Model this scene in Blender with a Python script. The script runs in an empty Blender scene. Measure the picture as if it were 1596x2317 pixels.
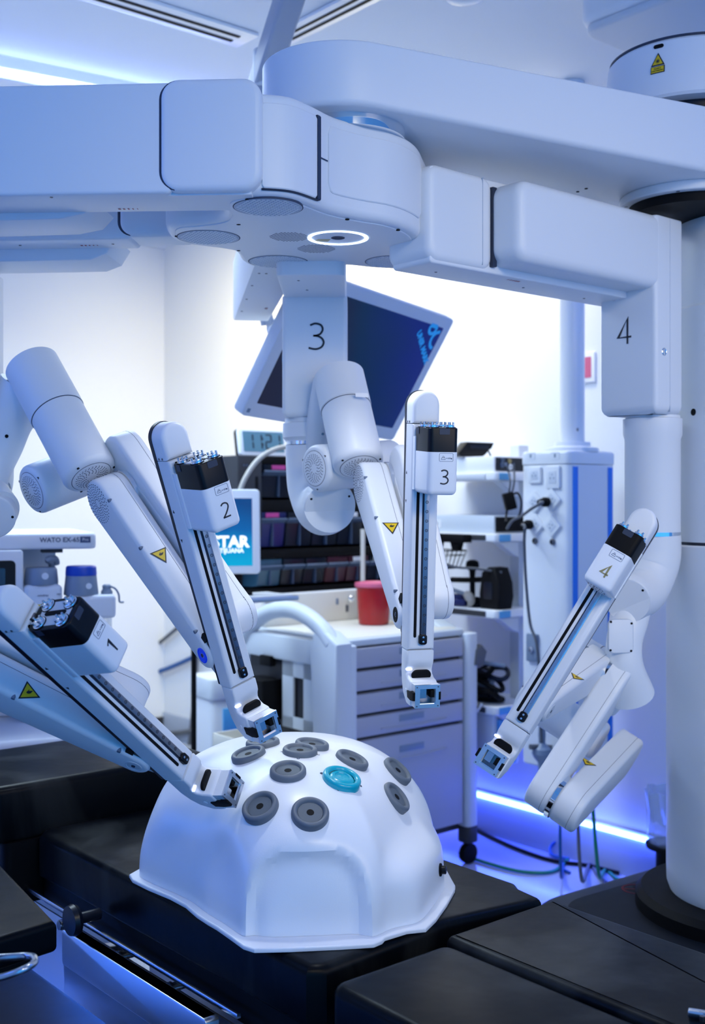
import bpy, bmesh, math, random
from math import sin, cos, pi, radians, sqrt
from mathutils import Vector as V, Matrix
from mathutils.bvhtree import BVHTree

SC = bpy.context.scene
COL = SC.collection
random.seed(7)

# ------------------------------------------------------------------ camera
CAMZ = 1.49
FPX, CX, CY = 2600.0, 798.0, 1130.0          # focal length and principal point in pixels of the 1596x2317 frame
cam = bpy.data.cameras.new('camera')
camo = bpy.data.objects.new('camera', cam)
COL.objects.link(camo)
camo.location = (0, 0, CAMZ)
camo.rotation_euler = (pi/2, 0, 0)
cam.sensor_fit = 'VERTICAL'
cam.sensor_height = 36.0
cam.lens = FPX/2317*36.0
cam.shift_y = -(2317/2-CY)/2317
cam.clip_start = 0.05
cam.dof.use_dof = True
cam.dof.focus_distance = 2.2
cam.dof.aperture_fstop = 4.0
SC.camera = camo

# ------------------------------------------------------------------ view, world, lights
SC.view_settings.view_transform = 'Standard'
SC.view_settings.look = 'None'
SC.view_settings.exposure = 0.0
SC.view_settings.gamma = 1.0
SC.view_settings.use_curve_mapping = False
SC.cycles.use_denoising = True
SC.cycles.max_bounces = 8
SC.cycles.diffuse_bounces = 4
SC.cycles.sample_clamp_indirect = 4.0
w = bpy.data.worlds.new('world'); SC.world = w; w.use_nodes = True
bg = w.node_tree.nodes['Background']
bg.inputs[0].default_value = (0.06, 0.395, 1.0, 1); bg.inputs[1].default_value = 1.52

D1 = V((-.644, .765, 0)).normalized()        # room direction: head end of the table, towards the far left corner
D2 = V((.765, .644, 0)).normalized()         # room direction across, towards the right
UP = V((0, 0, 1))

def area(name, loc, target, sx, sy, power, color, spread=180):
    l = bpy.data.lights.new(name, 'AREA'); l.shape = 'RECTANGLE'; l.size = sx; l.size_y = sy
    l.energy = power; l.color = color; l.spread = radians(spread)
    o = bpy.data.objects.new(name, l); COL.objects.link(o); o.location = loc
    o.rotation_euler = (V(target)-V(loc)).to_track_quat('-Z', 'Y').to_euler()
    o.visible_camera = False
    return o

COOL = (.50, .66, 1.0)
WHITE = (.80, .88, 1.0)
BLUE = (.02, .16, 1.0)
area('ceiling_fill_light', (-1.3, 4.2, 3.03), (-1.3, 4.3, 0), 1.6, 1.0, 64, (.72, .90, 1.), 150)  # unseen overhead fill, with no panel built at this spot
area('ceiling_fill_light', (1.2, -.4, 2.95), (.50, 2.4, 1.5), 1.2, .8, 6.8, (1., .88, .55), 62)  # added frontal fill from high behind the camera
area('right_side_light', (2.2, .5, 2.1), (.6, 2.4, 1.6), 1.4, 1.2, 3.8, (1., .8, .6), 80)
area('wall_wash_light', V((-.45, 5.55, 3.02)), (-.35, 6.25, 2.1), 1.6, .3, 30, (1., .86, .5), 120)
area('wall_wash_light', V((.25, 4.65, 3.02)), (.55, 5.2, 1.8), 1.4, .25, 9, (1., .93, .8), 100)
area('phantom_fill_light', (-.55, 1.15, 3.0), (-.12, 2.3, .95), .4, .4, .15, (1., .85, .9), 40)  # added fill aimed at the phantom, no lamp hangs here
area('blue_left_fill', (-2.6, 1.7, 2.2), (-.4, 2.1, 2.0), 1.2, 1.4, 13, BLUE)  # added blue fill from beyond the left edge, tints the robot
area('blue_floor_fill', (-2.3, 2.4, .8), (-1.4, 2.2, 0), 1.6, .3, 14, BLUE, 95)  # added low blue fill, so the table steel mirrors a blue floor
area('blue_right_fill', (2.0, 3.6, 3.03), (1.6, 3.6, 0), 1.2, 1.0, 36, BLUE)  # added blue fill at the right back for tower and column
area('hub_fill_light', (-.03, 2.28, 2.02), (-.10, 2.32, 0), .08, .08, 1.5, (.9, .95, 1.), 110)  # added fill below the hub to brighten the phantom top

# ------------------------------------------------------------------ projecting a picture point into the room
def P(px, py, y):
    return V(((px-CX)/FPX*y, y, CAMZ-(py-CY)/FPX*y))
def ray(px, py):
    return V(((px-CX)/FPX, 1, -(py-CY)/FPX))
def hit(px, py, o, n):
    d = ray(px, py); c = V((0, 0, CAMZ))
    return c+d*((V(o)-c).dot(V(n))/d.dot(V(n)))
def onz(px, py, z):
    return hit(px, py, (0, 0, z), (0, 0, 1))

# ------------------------------------------------------------------ materials
MATS = {}
def mat(name, color, rough=.4, metal=0., noise=.03, scale=30., bump=0., emit=None, estr=0., alpha=1., trans=0., coat=0., spec=.5):
    m = bpy.data.materials.new(name); m.use_nodes = True
    nt = m.node_tree; b = nt.nodes['Principled BSDF']
    b.inputs['Base Color'].default_value = (*color, 1); b.inputs['Roughness'].default_value = rough
    b.inputs['Metallic'].default_value = metal; b.inputs['Alpha'].default_value = alpha
    b.inputs['Transmission Weight'].default_value = trans; b.inputs['Coat Weight'].default_value = coat
    b.inputs['Specular IOR Level'].default_value = spec
    if emit:
        b.inputs['Emission Color'].default_value = (*emit, 1); b.inputs['Emission Strength'].default_value = estr
    else:
        tc = nt.nodes.new('ShaderNodeTexCoord'); n = nt.nodes.new('ShaderNodeTexNoise')
        n.inputs['Scale'].default_value = scale; n.inputs['Detail'].default_value = 3
        nt.links.new(tc.outputs['Object'], n.inputs['Vector'])
        mr = nt.nodes.new('ShaderNodeMapRange')
        mr.inputs['To Min'].default_value = max(0, rough-noise); mr.inputs['To Max'].default_value = min(1, rough+noise)
        nt.links.new(n.outputs['Fac'], mr.inputs['Value']); nt.links.new(mr.outputs[0], b.inputs['Roughness'])
        if bump:
            bp = nt.nodes.new('ShaderNodeBump'); bp.inputs['Strength'].default_value = bump; bp.inputs['Distance'].default_value = .004
            nt.links.new(n.outputs['Fac'], bp.inputs['Height']); nt.links.new(bp.outputs[0], b.inputs['Normal'])
    MATS[name] = m
    return m
mat('robot_white', (.78, .80, .84), .42, bump=.02, scale=260)
mat('robot_grey', (.60, .64, .70), .45)
mat('cap_white', (.84, .86, .90), .30, coat=.2)
mat('seam', (.02, .03, .06), .5)
mat('black', (.002, .002, .004), .36, spec=.25)
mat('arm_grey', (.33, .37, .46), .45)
mat('grille_shade', (.44, .50, .60), .5)
mat('track', (.30, .30, .33), .32, metal=1.)
mat('matte_black', (.003, .003, .004), .6, spec=.15)
mat('navy', (.004, .007, .018), .35, spec=.3)
mat('deck_rubber', (.006, .009, .016), .5, spec=.1)
mat('steel', (.62, .63, .66), .22, metal=1., noise=.06)
mat('chrome', (.85, .86, .88), .06, metal=1., noise=.02)
mat('dark_steel', (.20, .20, .22), .3, metal=1.)
mat('aluminium', (.72, .74, .78), .34, metal=1.)
mat('yellow', (.75, .50, .0), .45)
mat('dim_red', (.10, .008, .016), .6, spec=.2)
mat('red_mark', (.45, .07, .07), .5)
mat('ink', (.005, .006, .015), .5)
mat('ink_blue', (.03, .06, .16), .5)
mat('gold', (.45, .36, .16), .35, metal=.6)
mat('hole', (.03, .045, .09), .7)
mat('pocket', (.14, .18, .26), .6)
mat('phantom', (.86, .88, .92), .30, bump=.04, scale=420)
mat('gasket', (.125, .15, .185), .5)
mat('gasket_inner', (.09, .115, .145), .55)
mat('teal', (.0, .38, .50), .3, coat=.3)
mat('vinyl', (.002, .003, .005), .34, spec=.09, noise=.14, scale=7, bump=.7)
mat('wall_paint', (.82, .85, .90), .55, noise=.05, scale=3)
mat('ceiling_paint', (.78, .82, .88), .7, noise=.05, scale=3)
mat('floor_vinyl', (.42, .48, .60), .16, noise=.08, scale=5)
mat('cream', (.74, .73, .68), .45)
mat('cart_grey', (.40, .42, .52), .42)
mat('cart_white', (.62, .68, .76), .42)
mat('cart_dark', (.035, .037, .045), .5, spec=.3)
mat('red_plastic', (.36, .0, .003), .25, coat=.2)
mat('pink', (.62, .13, .24), .4)
mat('magenta', (.75, .07, .32), .5)
mat('bin_dark', (.006, .010, .022), .25, spec=.3)
mat('bin_lip', (.07, .11, .19), .3)
mat('bin_blue', (.005, .012, .12), .3)
mat('bin_maroon', (.06, .005, .02), .3)
mat('bin_teal', (.03, .10, .16), .3)
mat('blue_trim', (.0, .20, .80), .45)
mat('badge_blue', (.08, .36, .70), .4)
mat('cable_grey', (.10, .11, .13), .5)
mat('cable_blue', (.0, .08, .30), .45)
mat('cable_green', (.0, .22, .12), .45)
mat('hose_beige', (.42, .40, .37), .5)
mat('lcd', (.12, .25, .33), .35, spec=.2)
mat('blue_cap', (.0, .05, .45), .35)
mat('vapor_white', (.66, .70, .78), .4)
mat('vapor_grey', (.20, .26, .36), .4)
mat('clear_plastic', (.55, .66, .80), .12, alpha=.45, trans=.3)
mat('led', (1, 1, 1), .5, emit=(.046, .095, 1.0), estr=34)
mat('led_cove', (1, 1, 1), .5, emit=(.10, .16, 1.0), estr=9)
mat('ring_led', (1, 1, 1), .5, emit=(.55, .72, 1.0), estr=5)
mat('tip_led', (1, 1, 1), .5, emit=(.50, .56, 1.0), estr=1.6)
mat('pivot_lit_blue', (.0, .03, .5), .15, emit=(.0, .03, .8), estr=.35)  # blue light on the pivot cap put into its colour and glow
mat('off_screen', (.025, .05, .075), .12)
mat('screen_text', (1, 1, 1), .5, emit=(.85, .88, .80), estr=1.0)
mat('screen_teal', (0, .3, .6), .5, emit=(.004, .12, .32), estr=1.0)

def sheen_patches(m, tint, scale, lo, hi):
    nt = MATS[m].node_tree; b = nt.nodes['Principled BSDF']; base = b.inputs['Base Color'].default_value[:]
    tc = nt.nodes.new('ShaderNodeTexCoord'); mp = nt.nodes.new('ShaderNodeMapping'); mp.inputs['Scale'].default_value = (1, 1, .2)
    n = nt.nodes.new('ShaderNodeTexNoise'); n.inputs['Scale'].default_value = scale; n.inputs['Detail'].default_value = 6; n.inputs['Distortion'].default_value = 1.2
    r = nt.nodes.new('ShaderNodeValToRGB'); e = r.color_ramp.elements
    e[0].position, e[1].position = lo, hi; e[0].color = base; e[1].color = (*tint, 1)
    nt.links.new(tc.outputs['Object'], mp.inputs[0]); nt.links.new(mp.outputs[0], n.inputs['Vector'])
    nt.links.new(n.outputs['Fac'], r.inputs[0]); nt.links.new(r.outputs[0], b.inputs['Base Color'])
sheen_patches('vinyl', (.046, .050, .050), 2.6, .57, .80)  # pale patches painted into the pads in place of reflected sheen

def grad_mat(name, stops, axis=2, offset=0., scale=1., estr=1.):
    """a lit display: colours run along one object axis"""
    m = bpy.data.materials.new(name); m.use_nodes = True; nt = m.node_tree; b = nt.nodes['Principled BSDF']
    b.inputs['Base Color'].default_value = (.003, .003, .006, 1); b.inputs['Roughness'].default_value = .25; b.inputs['Specular IOR Level'].default_value = .12
    tc = nt.nodes.new('ShaderNodeTexCoord'); mp = nt.nodes.new('ShaderNodeMapping'); sx = nt.nodes.new('ShaderNodeSeparateXYZ')
    ns = nt.nodes.new('ShaderNodeTexNoise'); ns.inputs['Scale'].default_value = 2.5
    nt.links.new(tc.outputs['Generated'], sx.inputs[0]); nt.links.new(tc.outputs['Generated'], ns.inputs['Vector'])
    mx = nt.nodes.new('ShaderNodeMath'); mx.operation = 'MULTIPLY_ADD'; mx.inputs[1].default_value = .18
    nt.links.new(ns.outputs['Fac'], mx.inputs[0]); nt.links.new(sx.outputs[axis], mx.inputs[2])
    r = nt.nodes.new('ShaderNodeValToRGB')
    e = r.color_ramp.elements
    while len(e) < len(stops): e.new(.5)
    for k, (p, c) in enumerate(stops): e[k].position = p; e[k].color = (*c, 1)
    nt.links.new(mx.outputs[0], r.inputs[0]); nt.links.new(r.outputs[0], b.inputs['Emission Color'])
    b.inputs['Emission Strength'].default_value = estr
    MATS[name] = m
grad_mat('screen_blue', [(.05, (.0, .42, .72)), (.35, (.0, .30, .65)), (.62, (.0, .12, .42)), (1., (.0, .06, .25))])
grad_mat('screen_navy', [(.0, (.014, .016, .036)), (.5, (.008, .014, .045)), (.60, (.002, .02, .075)), (.95, (.001, .012, .17))], axis=0)

# ------------------------------------------------------------------ mesh building
class Fr:
    """a local frame: o + ex x + ey y + ez z"""
    def __init__(s, o, ex=(1, 0, 0), ey=(0, 1, 0), ez=(0, 0, 1)):
        s.o, s.ex, s.ey, s.ez = V(o), V(ex), V(ey), V(ez)
    def p(s, x, y, z=0): return s.o+s.ex*x+s.ey*y+s.ez*z
    def at(s, x, y, z=0): return Fr(s.p(x, y, z), s.ex, s.ey, s.ez)
def axis_frame(o, axis, hint=(0, 0, 1)):
    a = V(axis).normalized(); h = V(hint)
    if abs(a.dot(h.normalized())) > .97: h = V((1, 0, 0))
    x = h.cross(a).normalized(); y = a.cross(x)
    return Fr(o, x, y, a)
WORLD = Fr((0, 0, 0))

def rrect(sx, sy, r, n=5, cx=0., cy=0.):
    r = min(r, sx/2-1e-5, sy/2-1e-5); out = []
    for qx, qy, a in ((1, 1, 0), (-1, 1, 90), (-1, -1, 180), (1, -1, 270)):
        for k in range(n+1):
            t = radians(a+90*k/n)
            out.append((cx+qx*(sx/2-r)+r*cos(t), cy+qy*(sy/2-r)+r*sin(t)))
    return out
def circle(r, n=32, cx=0., cy=0.):
    return [(cx+r*cos(2*pi*k/n), cy+r*sin(2*pi*k/n)) for k in range(n)]
def stadium(p0, r0, p1, r1, n=12):
    dx, dy = p1[0]-p0[0], p1[1]-p0[1]; d = sqrt(dx*dx+dy*dy); a = math.atan2(dy, dx)
    b = math.acos(max(-1, min(1, (r0-r1)/d)))
    out = []
    for k in range(n+1):
        t = a-b+2*b*k/n; out.append((p1[0]+r1*cos(t), p1[1]+r1*sin(t)))
    for k in range(n+1):
        t = a+b+(2*pi-2*b)*k/n; out.append((p0[0]+r0*cos(t), p0[1]+r0*sin(t)))
    return out
def catmull(pts, sub=6, closed=True):
    n = len(pts); out = []
    for i in range(n if closed else n-1):
        if closed: a, b, c, d = pts[i-1], pts[i], pts[(i+1) % n], pts[(i+2) % n]
        else: a, b, c, d = pts[max(i-1, 0)], pts[i], pts[i+1], pts[min(i+2, n-1)]
        for k in range(sub):
            t = k/sub
            out.append(tuple(.5*((2*b[j])+(-a[j]+c[j])*t+(2*a[j]-5*b[j]+4*c[j]-d[j])*t*t+(-a[j]+3*b[j]-3*c[j]+d[j])*t**3) for j in range(len(b))))
    if not closed: out.append(tuple(pts[-1]))
    return out
def ccw(pts):
    s = sum(pts[i][0]*pts[(i+1) % len(pts)][1]-pts[(i+1) % len(pts)][0]*pts[i][1] for i in range(len(pts)))
    return pts if s > 0 else pts[::-1]
def inset(pts, d):
    n = len(pts); out = []
    for i in range(n):
        ax, ay = pts[i-1]; bx, by = pts[i]; cx, cy = pts[(i+1) % n]
        e1x, e1y, e2x, e2y = bx-ax, by-ay, cx-bx, cy-by
        l1 = sqrt(e1x*e1x+e1y*e1y) or 1; l2 = sqrt(e2x*e2x+e2y*e2y) or 1
        n1x, n1y, n2x, n2y = -e1y/l1, e1x/l1, -e2y/l2, e2x/l2
        mx, my = n1x+n2x, n1y+n2y; q = mx*mx+my*my
        if q < 1e-6: mx, my, q = n1x, n1y, 1.
        f = min(2/q, 2.5) if q else 1
        out.append((bx+mx*d*f*1., by+my*d*f*1.))
    return out

class MB:
    def __init__(s): s.v, s.f = [], []
    def ring(s, pts):
        k = len(s.v); s.v += [tuple(p) for p in pts]; return list(range(k, k+len(pts)))
    def bridge(s, a, b, closed=True):
        n = len(a)
        for i in range(n if closed else n-1):
            j = (i+1) % n; s.f.append((a[i], a[j], b[j], b[i]))
    def face(s, idx): s.f.append(tuple(idx))
    def prism(s, fr, pts, z0, z1, b0=0., b1=None, seg=3, cap0=True, cap1=True):
        """outline in (x, y) of a frame, raised along z with rounded rims"""
        if b1 is None: b1 = b0
        pts = ccw(list(pts)); rings = []
        def zf(z, p): return z(p) if callable(z) else z
        if b0:
            for k in range(seg):
                t = pi/2*k/seg; q = inset(pts, b0*(1-sin(t)))
                rings.append([fr.p(a[0], a[1], zf(z0, b)+b0*(1-cos(t))) for a, b in zip(q, pts)])
            rings.append([fr.p(p[0], p[1], zf(z0, p)+b0) for p in pts])
        else: rings.append([fr.p(p[0], p[1], zf(z0, p)) for p in pts])
        if b1:
            rings.append([fr.p(p[0], p[1], zf(z1, p)-b1) for p in pts])
            for k in range(seg-1, -1, -1):
                t = pi/2*k/seg; q = inset(pts, b1*(1-sin(t)))
                rings.append([fr.p(a[0], a[1], zf(z1, b)-b1*(1-cos(t))) for a, b in zip(q, pts)])
        else: rings.append([fr.p(p[0], p[1], zf(z1, p)) for p in pts])
        r = [s.ring(x) for x in rings]
        for a, b in zip(r, r[1:]): s.bridge(a, b)
        if cap0: s.face(r[0][::-1])
        if cap1: s.face(r[-1])
        return s
    def box(s, fr, x0, x1, y0, y1, z0, z1, r=0., b=0., n=4, seg=2):
        if r: pts = rrect(x1-x0, y1-y0, r, n, (x0+x1)/2, (y0+y1)/2)
        else: pts = [(x0, y0), (x1, y0), (x1, y1), (x0, y1)]
        return s.prism(fr, pts, z0, z1, b, b, seg)
    def lathe(s, fr, prof, n=32, cap0=True, cap1=True):
        r = [s.ring([fr.p(q*cos(2*pi*k/n), q*sin(2*pi*k/n), h) for k in range(n)]) for q, h in prof]
        for a, b in zip(r, r[1:]): s.bridge(a, b)
        if cap0: s.face(r[0][::-1])
        if cap1: s.face(r[-1])
        return s
    def cyl(s, fr, r, z0, z1, b=0., n=32, r1=None):
        r1 = r if r1 is None else r1
        if not b: return s.lathe(fr, [(r, z0), (r1, z1)], n)
        pr = [(r-b+b*sin(pi/2*k/4), z0+b-b*cos(pi/2*k/4)) for k in range(5)]
        pr += [(r1-b+b*cos(pi/2*k/4), z1-b+b*sin(pi/2*k/4)) for k in range(5)]
        return s.lathe(fr, pr, n)
    def tube(s, pts, rad, n=12, sub=5, closed=False, flat=None):
        """a round tube along a smooth path; rad is one radius or one per point"""
        k0 = len(pts)
        rads = [rad]*k0 if not isinstance(rad, (list, tuple)) else list(rad)
        q = [tuple(p)+(r,) for p, r in zip(pts, rads)]
        q = catmull(q, sub, closed) if sub > 1 else q
        pp = [V(a[:3]) for a in q]; rr = [a[3] for a in q]; m = len(pp)
        tang = []
        for i in range(m):
            a = pp[i-1] if (i or closed) else pp[0]; b = pp[(i+1) % m] if (i < m-1 or closed) else pp[-1]
            tang.append((b-a).normalized())
        x = axis_frame(pp[0], tang[0]).ex; rings = []
        for i in range(m):
            x = (x-tang[i]*x.dot(tang[i])).normalized(); y = tang[i].cross(x)
            rings.append(s.ring([pp[i]+(x*cos(2*pi*k/n)+y*sin(2*pi*k/n))*rr[i] for k in range(n)]))
        for a, b in zip(rings, rings[1:]): s.bridge(a, b)
        if closed: s.bridge(rings[-1], rings[0])
        else: s.face(rings[0][::-1]); s.face(rings[-1])
        return s
    def ribbon(s, fr, line, wd, t):
        """a flat stroke along a polyline in a frame's (x, y), t thick along z"""
        m = len(line); L, R = [], []
        for i in range(m):
            a = line[max(i-1, 0)]; b = line[min(i+1, m-1)]; c = line[i]
            dx, dy = b[0]-a[0], b[1]-a[1]; d = sqrt(dx*dx+dy*dy) or 1
            nx, ny = -dy/d*wd/2, dx/d*wd/2
            if 0 < i < m-1:
                e1 = V((c[0]-a[0], c[1]-a[1])).normalized(); e2 = V((b[0]-c[0], b[1]-c[1])).normalized()
                f = min(1/max(.3, sqrt(max(0, (1+e1.dot(e2))/2))), 2.2); nx *= f; ny *= f
            L.append((c[0]+nx, c[1]+ny)); R.append((c[0]-nx, c[1]-ny))
        for z in (0., t):
            a = s.ring([fr.p(p[0], p[1], z) for p in L]); b = s.ring([fr.p(p[0], p[1], z) for p in R])
            if z: s.bridge(a, b, False); A2, B2 = a, b
            else: s.bridge(b, a, False); A1, B1 = a, b
        s.bridge(A1, A2, False); s.bridge(B2, B1, False)
        s.face((A1[0], B1[0], B2[0], A2[0])); s.face((B1[-1], A1[-1], A2[-1], B2[-1]))
        return s
    def poly(s, fr, pts, t):
        return s.prism(fr, pts, 0, t)
    def build(s, name, m, parent=None, base=None, angle=35, **props):
        me = bpy.data.meshes.new(name)
        o0 = BASE[parent.name] if parent is not None else (V(base) if base is not None else V((0, 0, 0)))
        me.from_pydata([tuple(V(p)-o0) for p in s.v], [], s.f)
        bm = bmesh.new(); bm.from_mesh(me)
        bmesh.ops.recalc_face_normals(bm, faces=bm.faces); bm.to_mesh(me); bm.free()
        me.materials.append(MATS[m] if isinstance(m, str) else m)
        me.shade_smooth(); me.set_sharp_from_angle(angle=radians(angle))
        o = bpy.data.objects.new(name, me); COL.objects.link(o)
        if parent is not None: o.parent = parent
        elif base is not None: o.location = base
        BASE[o.name] = o0
        for k, val in props.items(): o[k] = val
        return o
BASE = {}
def thing(name, label, cat, loc, group=None):
    o = bpy.data.objects.new(name, None); COL.objects.link(o); o.location = loc; o.empty_display_size = .1
    o['label'] = label; o['category'] = cat
    if group: o['group'] = group
    BASE[o.name] = V(loc)
    return o
def tag(o, label, cat, group=None):
    o['label'] = label; o['category'] = cat
    if group: o['group'] = group
    return o
def text(s, fr, size, m, name, parent, align='CENTER', depth=.0004, bold=0.):
    c = bpy.data.curves.new(name, 'FONT'); c.body = s; c.size = size; c.align_x = align; c.align_y = 'CENTER'
    c.extrude = depth; c.offset = bold; c.resolution_u = 2
    t = bpy.data.objects.new(name, c); COL.objects.link(t)
    dg = bpy.context.evaluated_depsgraph_get(); me = bpy.data.meshes.new_from_object(t.evaluated_get(dg))
    bpy.data.objects.remove(t); bpy.data.curves.remove(c)
    o0 = BASE[parent.name]
    for vv in me.vertices: vv.co = fr.p(vv.co.x, vv.co.y, vv.co.z+depth)-o0
    me.materials.clear(); me.materials.append(MATS[m])
    o = bpy.data.objects.new(name, me); COL.objects.link(o); o.parent = parent; BASE[o.name] = o0
    return o

GLYPH = {
 '1': [[(.0, .80), (.30, 1.), (.30, 0.)]],
 '2': [catmull([(.03, .86), (.14, .97), (.31, 1.), (.50, .93), (.57, .76), (.50, .56), (.28, .27), (.02, .02)], 4, False), [(.0, .03), (.60, .03)]],
 '3': [catmull([(.06, .93), (.26, 1.), (.48, .94), (.55, .77), (.46, .60), (.30, .53), (.18, .525)], 4, False),
       catmull([(.18, .525), (.36, .51), (.52, .42), (.59, .26), (.50, .08), (.27, .0), (.0, .05)], 4, False)],
 '4': [[(.62, .27), (.0, .27), (.44, 1.), (.44, 0.)]],
}
def numeral(ch, fr, h, m, parent, wd=.075, name='number'):
    b = MB()
    for ln in GLYPH[ch]: b.ribbon(fr, [((x-.3)*h, (y-.5)*h) for x, y in ln], wd*h, .0006)
    return b.build(name, m, parent)

def hand_sticker(tri, n, parent):
    """yellow warning triangle with a black border and a hand, corners given in space"""
    a, b, c = [V(p)+V(n)*.0008 for p in tri]; g = (a+b+c)/3
    ex = (b-a).normalized(); ey = V(n).cross(ex).normalized()
    fr = Fr(g, ex, ey, V(n).normalized())
    loc = lambda p: ((p-g).dot(ex), (p-g).dot(ey))
    out = [loc(p) for p in (a, b, c)]
    st = MB().prism(fr, out, -.0006, 0).build('warning_sticker', 'ink', parent)
    MB().prism(fr, [(x*.78, y*.78) for x, y in out], 0, .0004).build('sticker_face', 'yellow', st)
    s = max(abs(x) for x, y in out)*.62
    hd = MB()
    hd.prism(fr, [(q[0]*s*.34, q[1]*s*.22) for q in circle(1, 10)], .0004, .0007)
    for k in range(4): hd.ribbon(fr.at(0, 0, .0004), [(s*.2, s*(.16-.1*k)), (s*(.62-.09*k), s*(.15-.08*k))], s*.08, .0003)
    hd.ribbon(fr.at(0, 0, .0004), [(-s*.1, s*.18), (s*.12, s*.38)], s*.09, .0003)
    hd.build('hand_symbol', 'ink', st)
    return st

def dots(fr, rings, r, h, m, name, parent, seg=5):
    """a round field of small holes, drawn as shallow dark studs"""
    b = MB()
    for R, n in rings:
        for k in range(n):
            t = 2*pi*k/n+R*60; b.cyl(fr.at(R*cos(t), R*sin(t), 0), r, -.0005, h, n=seg)
    o = b.build(name, m, parent); o['kind'] = 'stuff'
    return o
def screw(fr, r, parent, m='dark_steel', name='screw'):
    return MB().lathe(fr, [(r, -.001), (r, .0006), (r*.5, .0008), (r*.42, .0003)], 10).build(name, m, parent)

# ================================================================== the room
CORNER = V((-1.19, 7.26, 0))
CEIL = 3.07
def slab(name, fr, x0, x1, y0, y1, z0, z1, m):
    return MB().box(fr, x0, x1, y0, y1, z0, z1).build(name, m, kind='structure')
slab('floor', WORLD, -7, 7, -3, 11, -.1, 0, 'floor_vinyl')
slab('ceiling', WORLD, -7, 7, -3, 11, CEIL, CEIL+.1, 'ceiling_paint')
FB = Fr(CORNER, -D1, D2, UP)                   # back wall: x runs from the far corner towards the right, y into the wall
slab('wall_back', FB, -.2, 9, 0, .12, 0, CEIL, 'wall_paint')
FL = Fr(CORNER, -D2, D1, UP)                   # left wall: x runs from the far corner towards the left
slab('wall_left', FL, -.1, 6, 0, .12, 0, CEIL, 'wall_paint')
MB().prism(FB, [(0, -.012), (9, -.012), (9, 0), (0, 0)], 0, .15, 0, .004).build('baseboard_back', 'floor_vinyl', kind='structure')
MB().prism(FL, [(0, -.012), (6, -.012), (6, 0), (0, 0)], 0, .12, 0, .004).build('baseboard_left', 'cart_dark', kind='structure')
FF = Fr((-3.0, 1.2, 0), -D1, -D2, UP)           # front wall, opposite the back wall, behind the camera's left side
slab('wall_front', FF, -4.2, 3.2, 0, .12, 0, CEIL, 'wall_paint')
# dropped ceiling edge at the far left
pA, pB = onz(0, 163, CEIL-.06), onz(120, 187, CEIL-.06)

def wall_x(px):                                # where a picture column meets the back wall
    return (hit(px, 1130, CORNER, D2)-CORNER).dot(-D1)
x0, x1 = wall_x(1070)-1.4, wall_x(1500)
t = thing('led_strip', 'glowing white blue light tube low along the wall above the floor', 'light', FB.p(x0, -.02, .168))
MB().tube([FB.p(x0, -.022, .168), FB.p(x1, -.022, .168)], .0105, 12, 1).build('light_tube', 'led', t)
MB().box(FB, x0, x1, -.012, 0, .15, .186, b=.002).build('mounting_channel', 'cart_white', t)
t = thing('ceiling_light_strip', 'bright blue white light line on the ceiling at the upper left', 'light', pA)
dirn = (pB-pA).normalized(); side = dirn.cross(UP)
fr = Fr(pA, dirn, side, UP)
MB().box(fr, -1.5, 1.2, -.016, .016, -.014, .0, b=.004).build('light_tube', 'led_cove', t)
MB().box(fr, -1.5, 1.2, -.005, .005, .0, .0595).build('mounting_channel', 'cap_white', t)

# slot air diffusers
def diffuser(label, end_a, end_b, dirv, length):
    a, b = onz(*end_a, CEIL), onz(*end_b, CEIL)
    dv = dirv.normalized(); mid = (a+b)/2; sd = UP.cross(dv); wd = abs((b-a).dot(sd))
    t = thing('air_diffuser', label, 'vent', mid, 'ceiling air vents')
    fr = Fr(mid, dv, sd, UP)
    MB().box(fr, 0, length, -wd/2, wd/2, -.014, -.0005, b=.004).build('frame', 'cap_white', t)
    for k in (-1, 1):
        MB().box(fr, .05, length-.05, k*wd*.17-wd*.055, k*wd*.17+wd*.055, -.0165, -.013).build('slot', 'matte_black', t)
    return t
diffuser('long ceiling air vent with two black slots at the upper left', (535, 100), (588, 74), -D2, 2.2)
a = diffuser('ceiling air vent with two black slots seen beside the slanted white bar', (640, 104), (618, 72), -D1, 2.0)

# monitor spring arm hanging from the ceiling
t = thing('monitor_support_arm', 'slanted white square bar coming down from the ceiling behind the robot boom', 'arm', P(690, -40, 3.3))
pa, pb = P(705, -160, 3.25), P(606, 150, 3.6)
fr = axis_frame(pa, pb-pa, (1, .2, 0))
L = (pb-pa).length
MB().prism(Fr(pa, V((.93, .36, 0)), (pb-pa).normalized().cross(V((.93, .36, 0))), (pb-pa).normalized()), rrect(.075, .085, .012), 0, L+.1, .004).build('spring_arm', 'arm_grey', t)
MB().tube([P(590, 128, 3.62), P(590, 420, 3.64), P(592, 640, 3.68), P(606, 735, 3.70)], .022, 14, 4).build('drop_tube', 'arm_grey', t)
MB().cyl(Fr(P(594, 155, 3.62)), .03, -.06, .06, .008).build('knuckle', 'robot_grey', t)

t = thing('ceiling_dome_lamp', 'round white lamp housing at the top edge above the boom', 'lamp', P(1052, -60, 3.2))
MB().lathe(Fr(P(1052, 8, 3.2)), [(.001, 0), (.03, .003), (.052, .014), (.062, .032), (.064, .06), (.05, .30)], 40).build('dome', 'cap_white', t)
MB().cyl(Fr(P(1052, 8, 3.2)), .02, .28, CEIL-P(1052, 8, 3.2).z).build('stem', 'robot_white', t)

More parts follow.
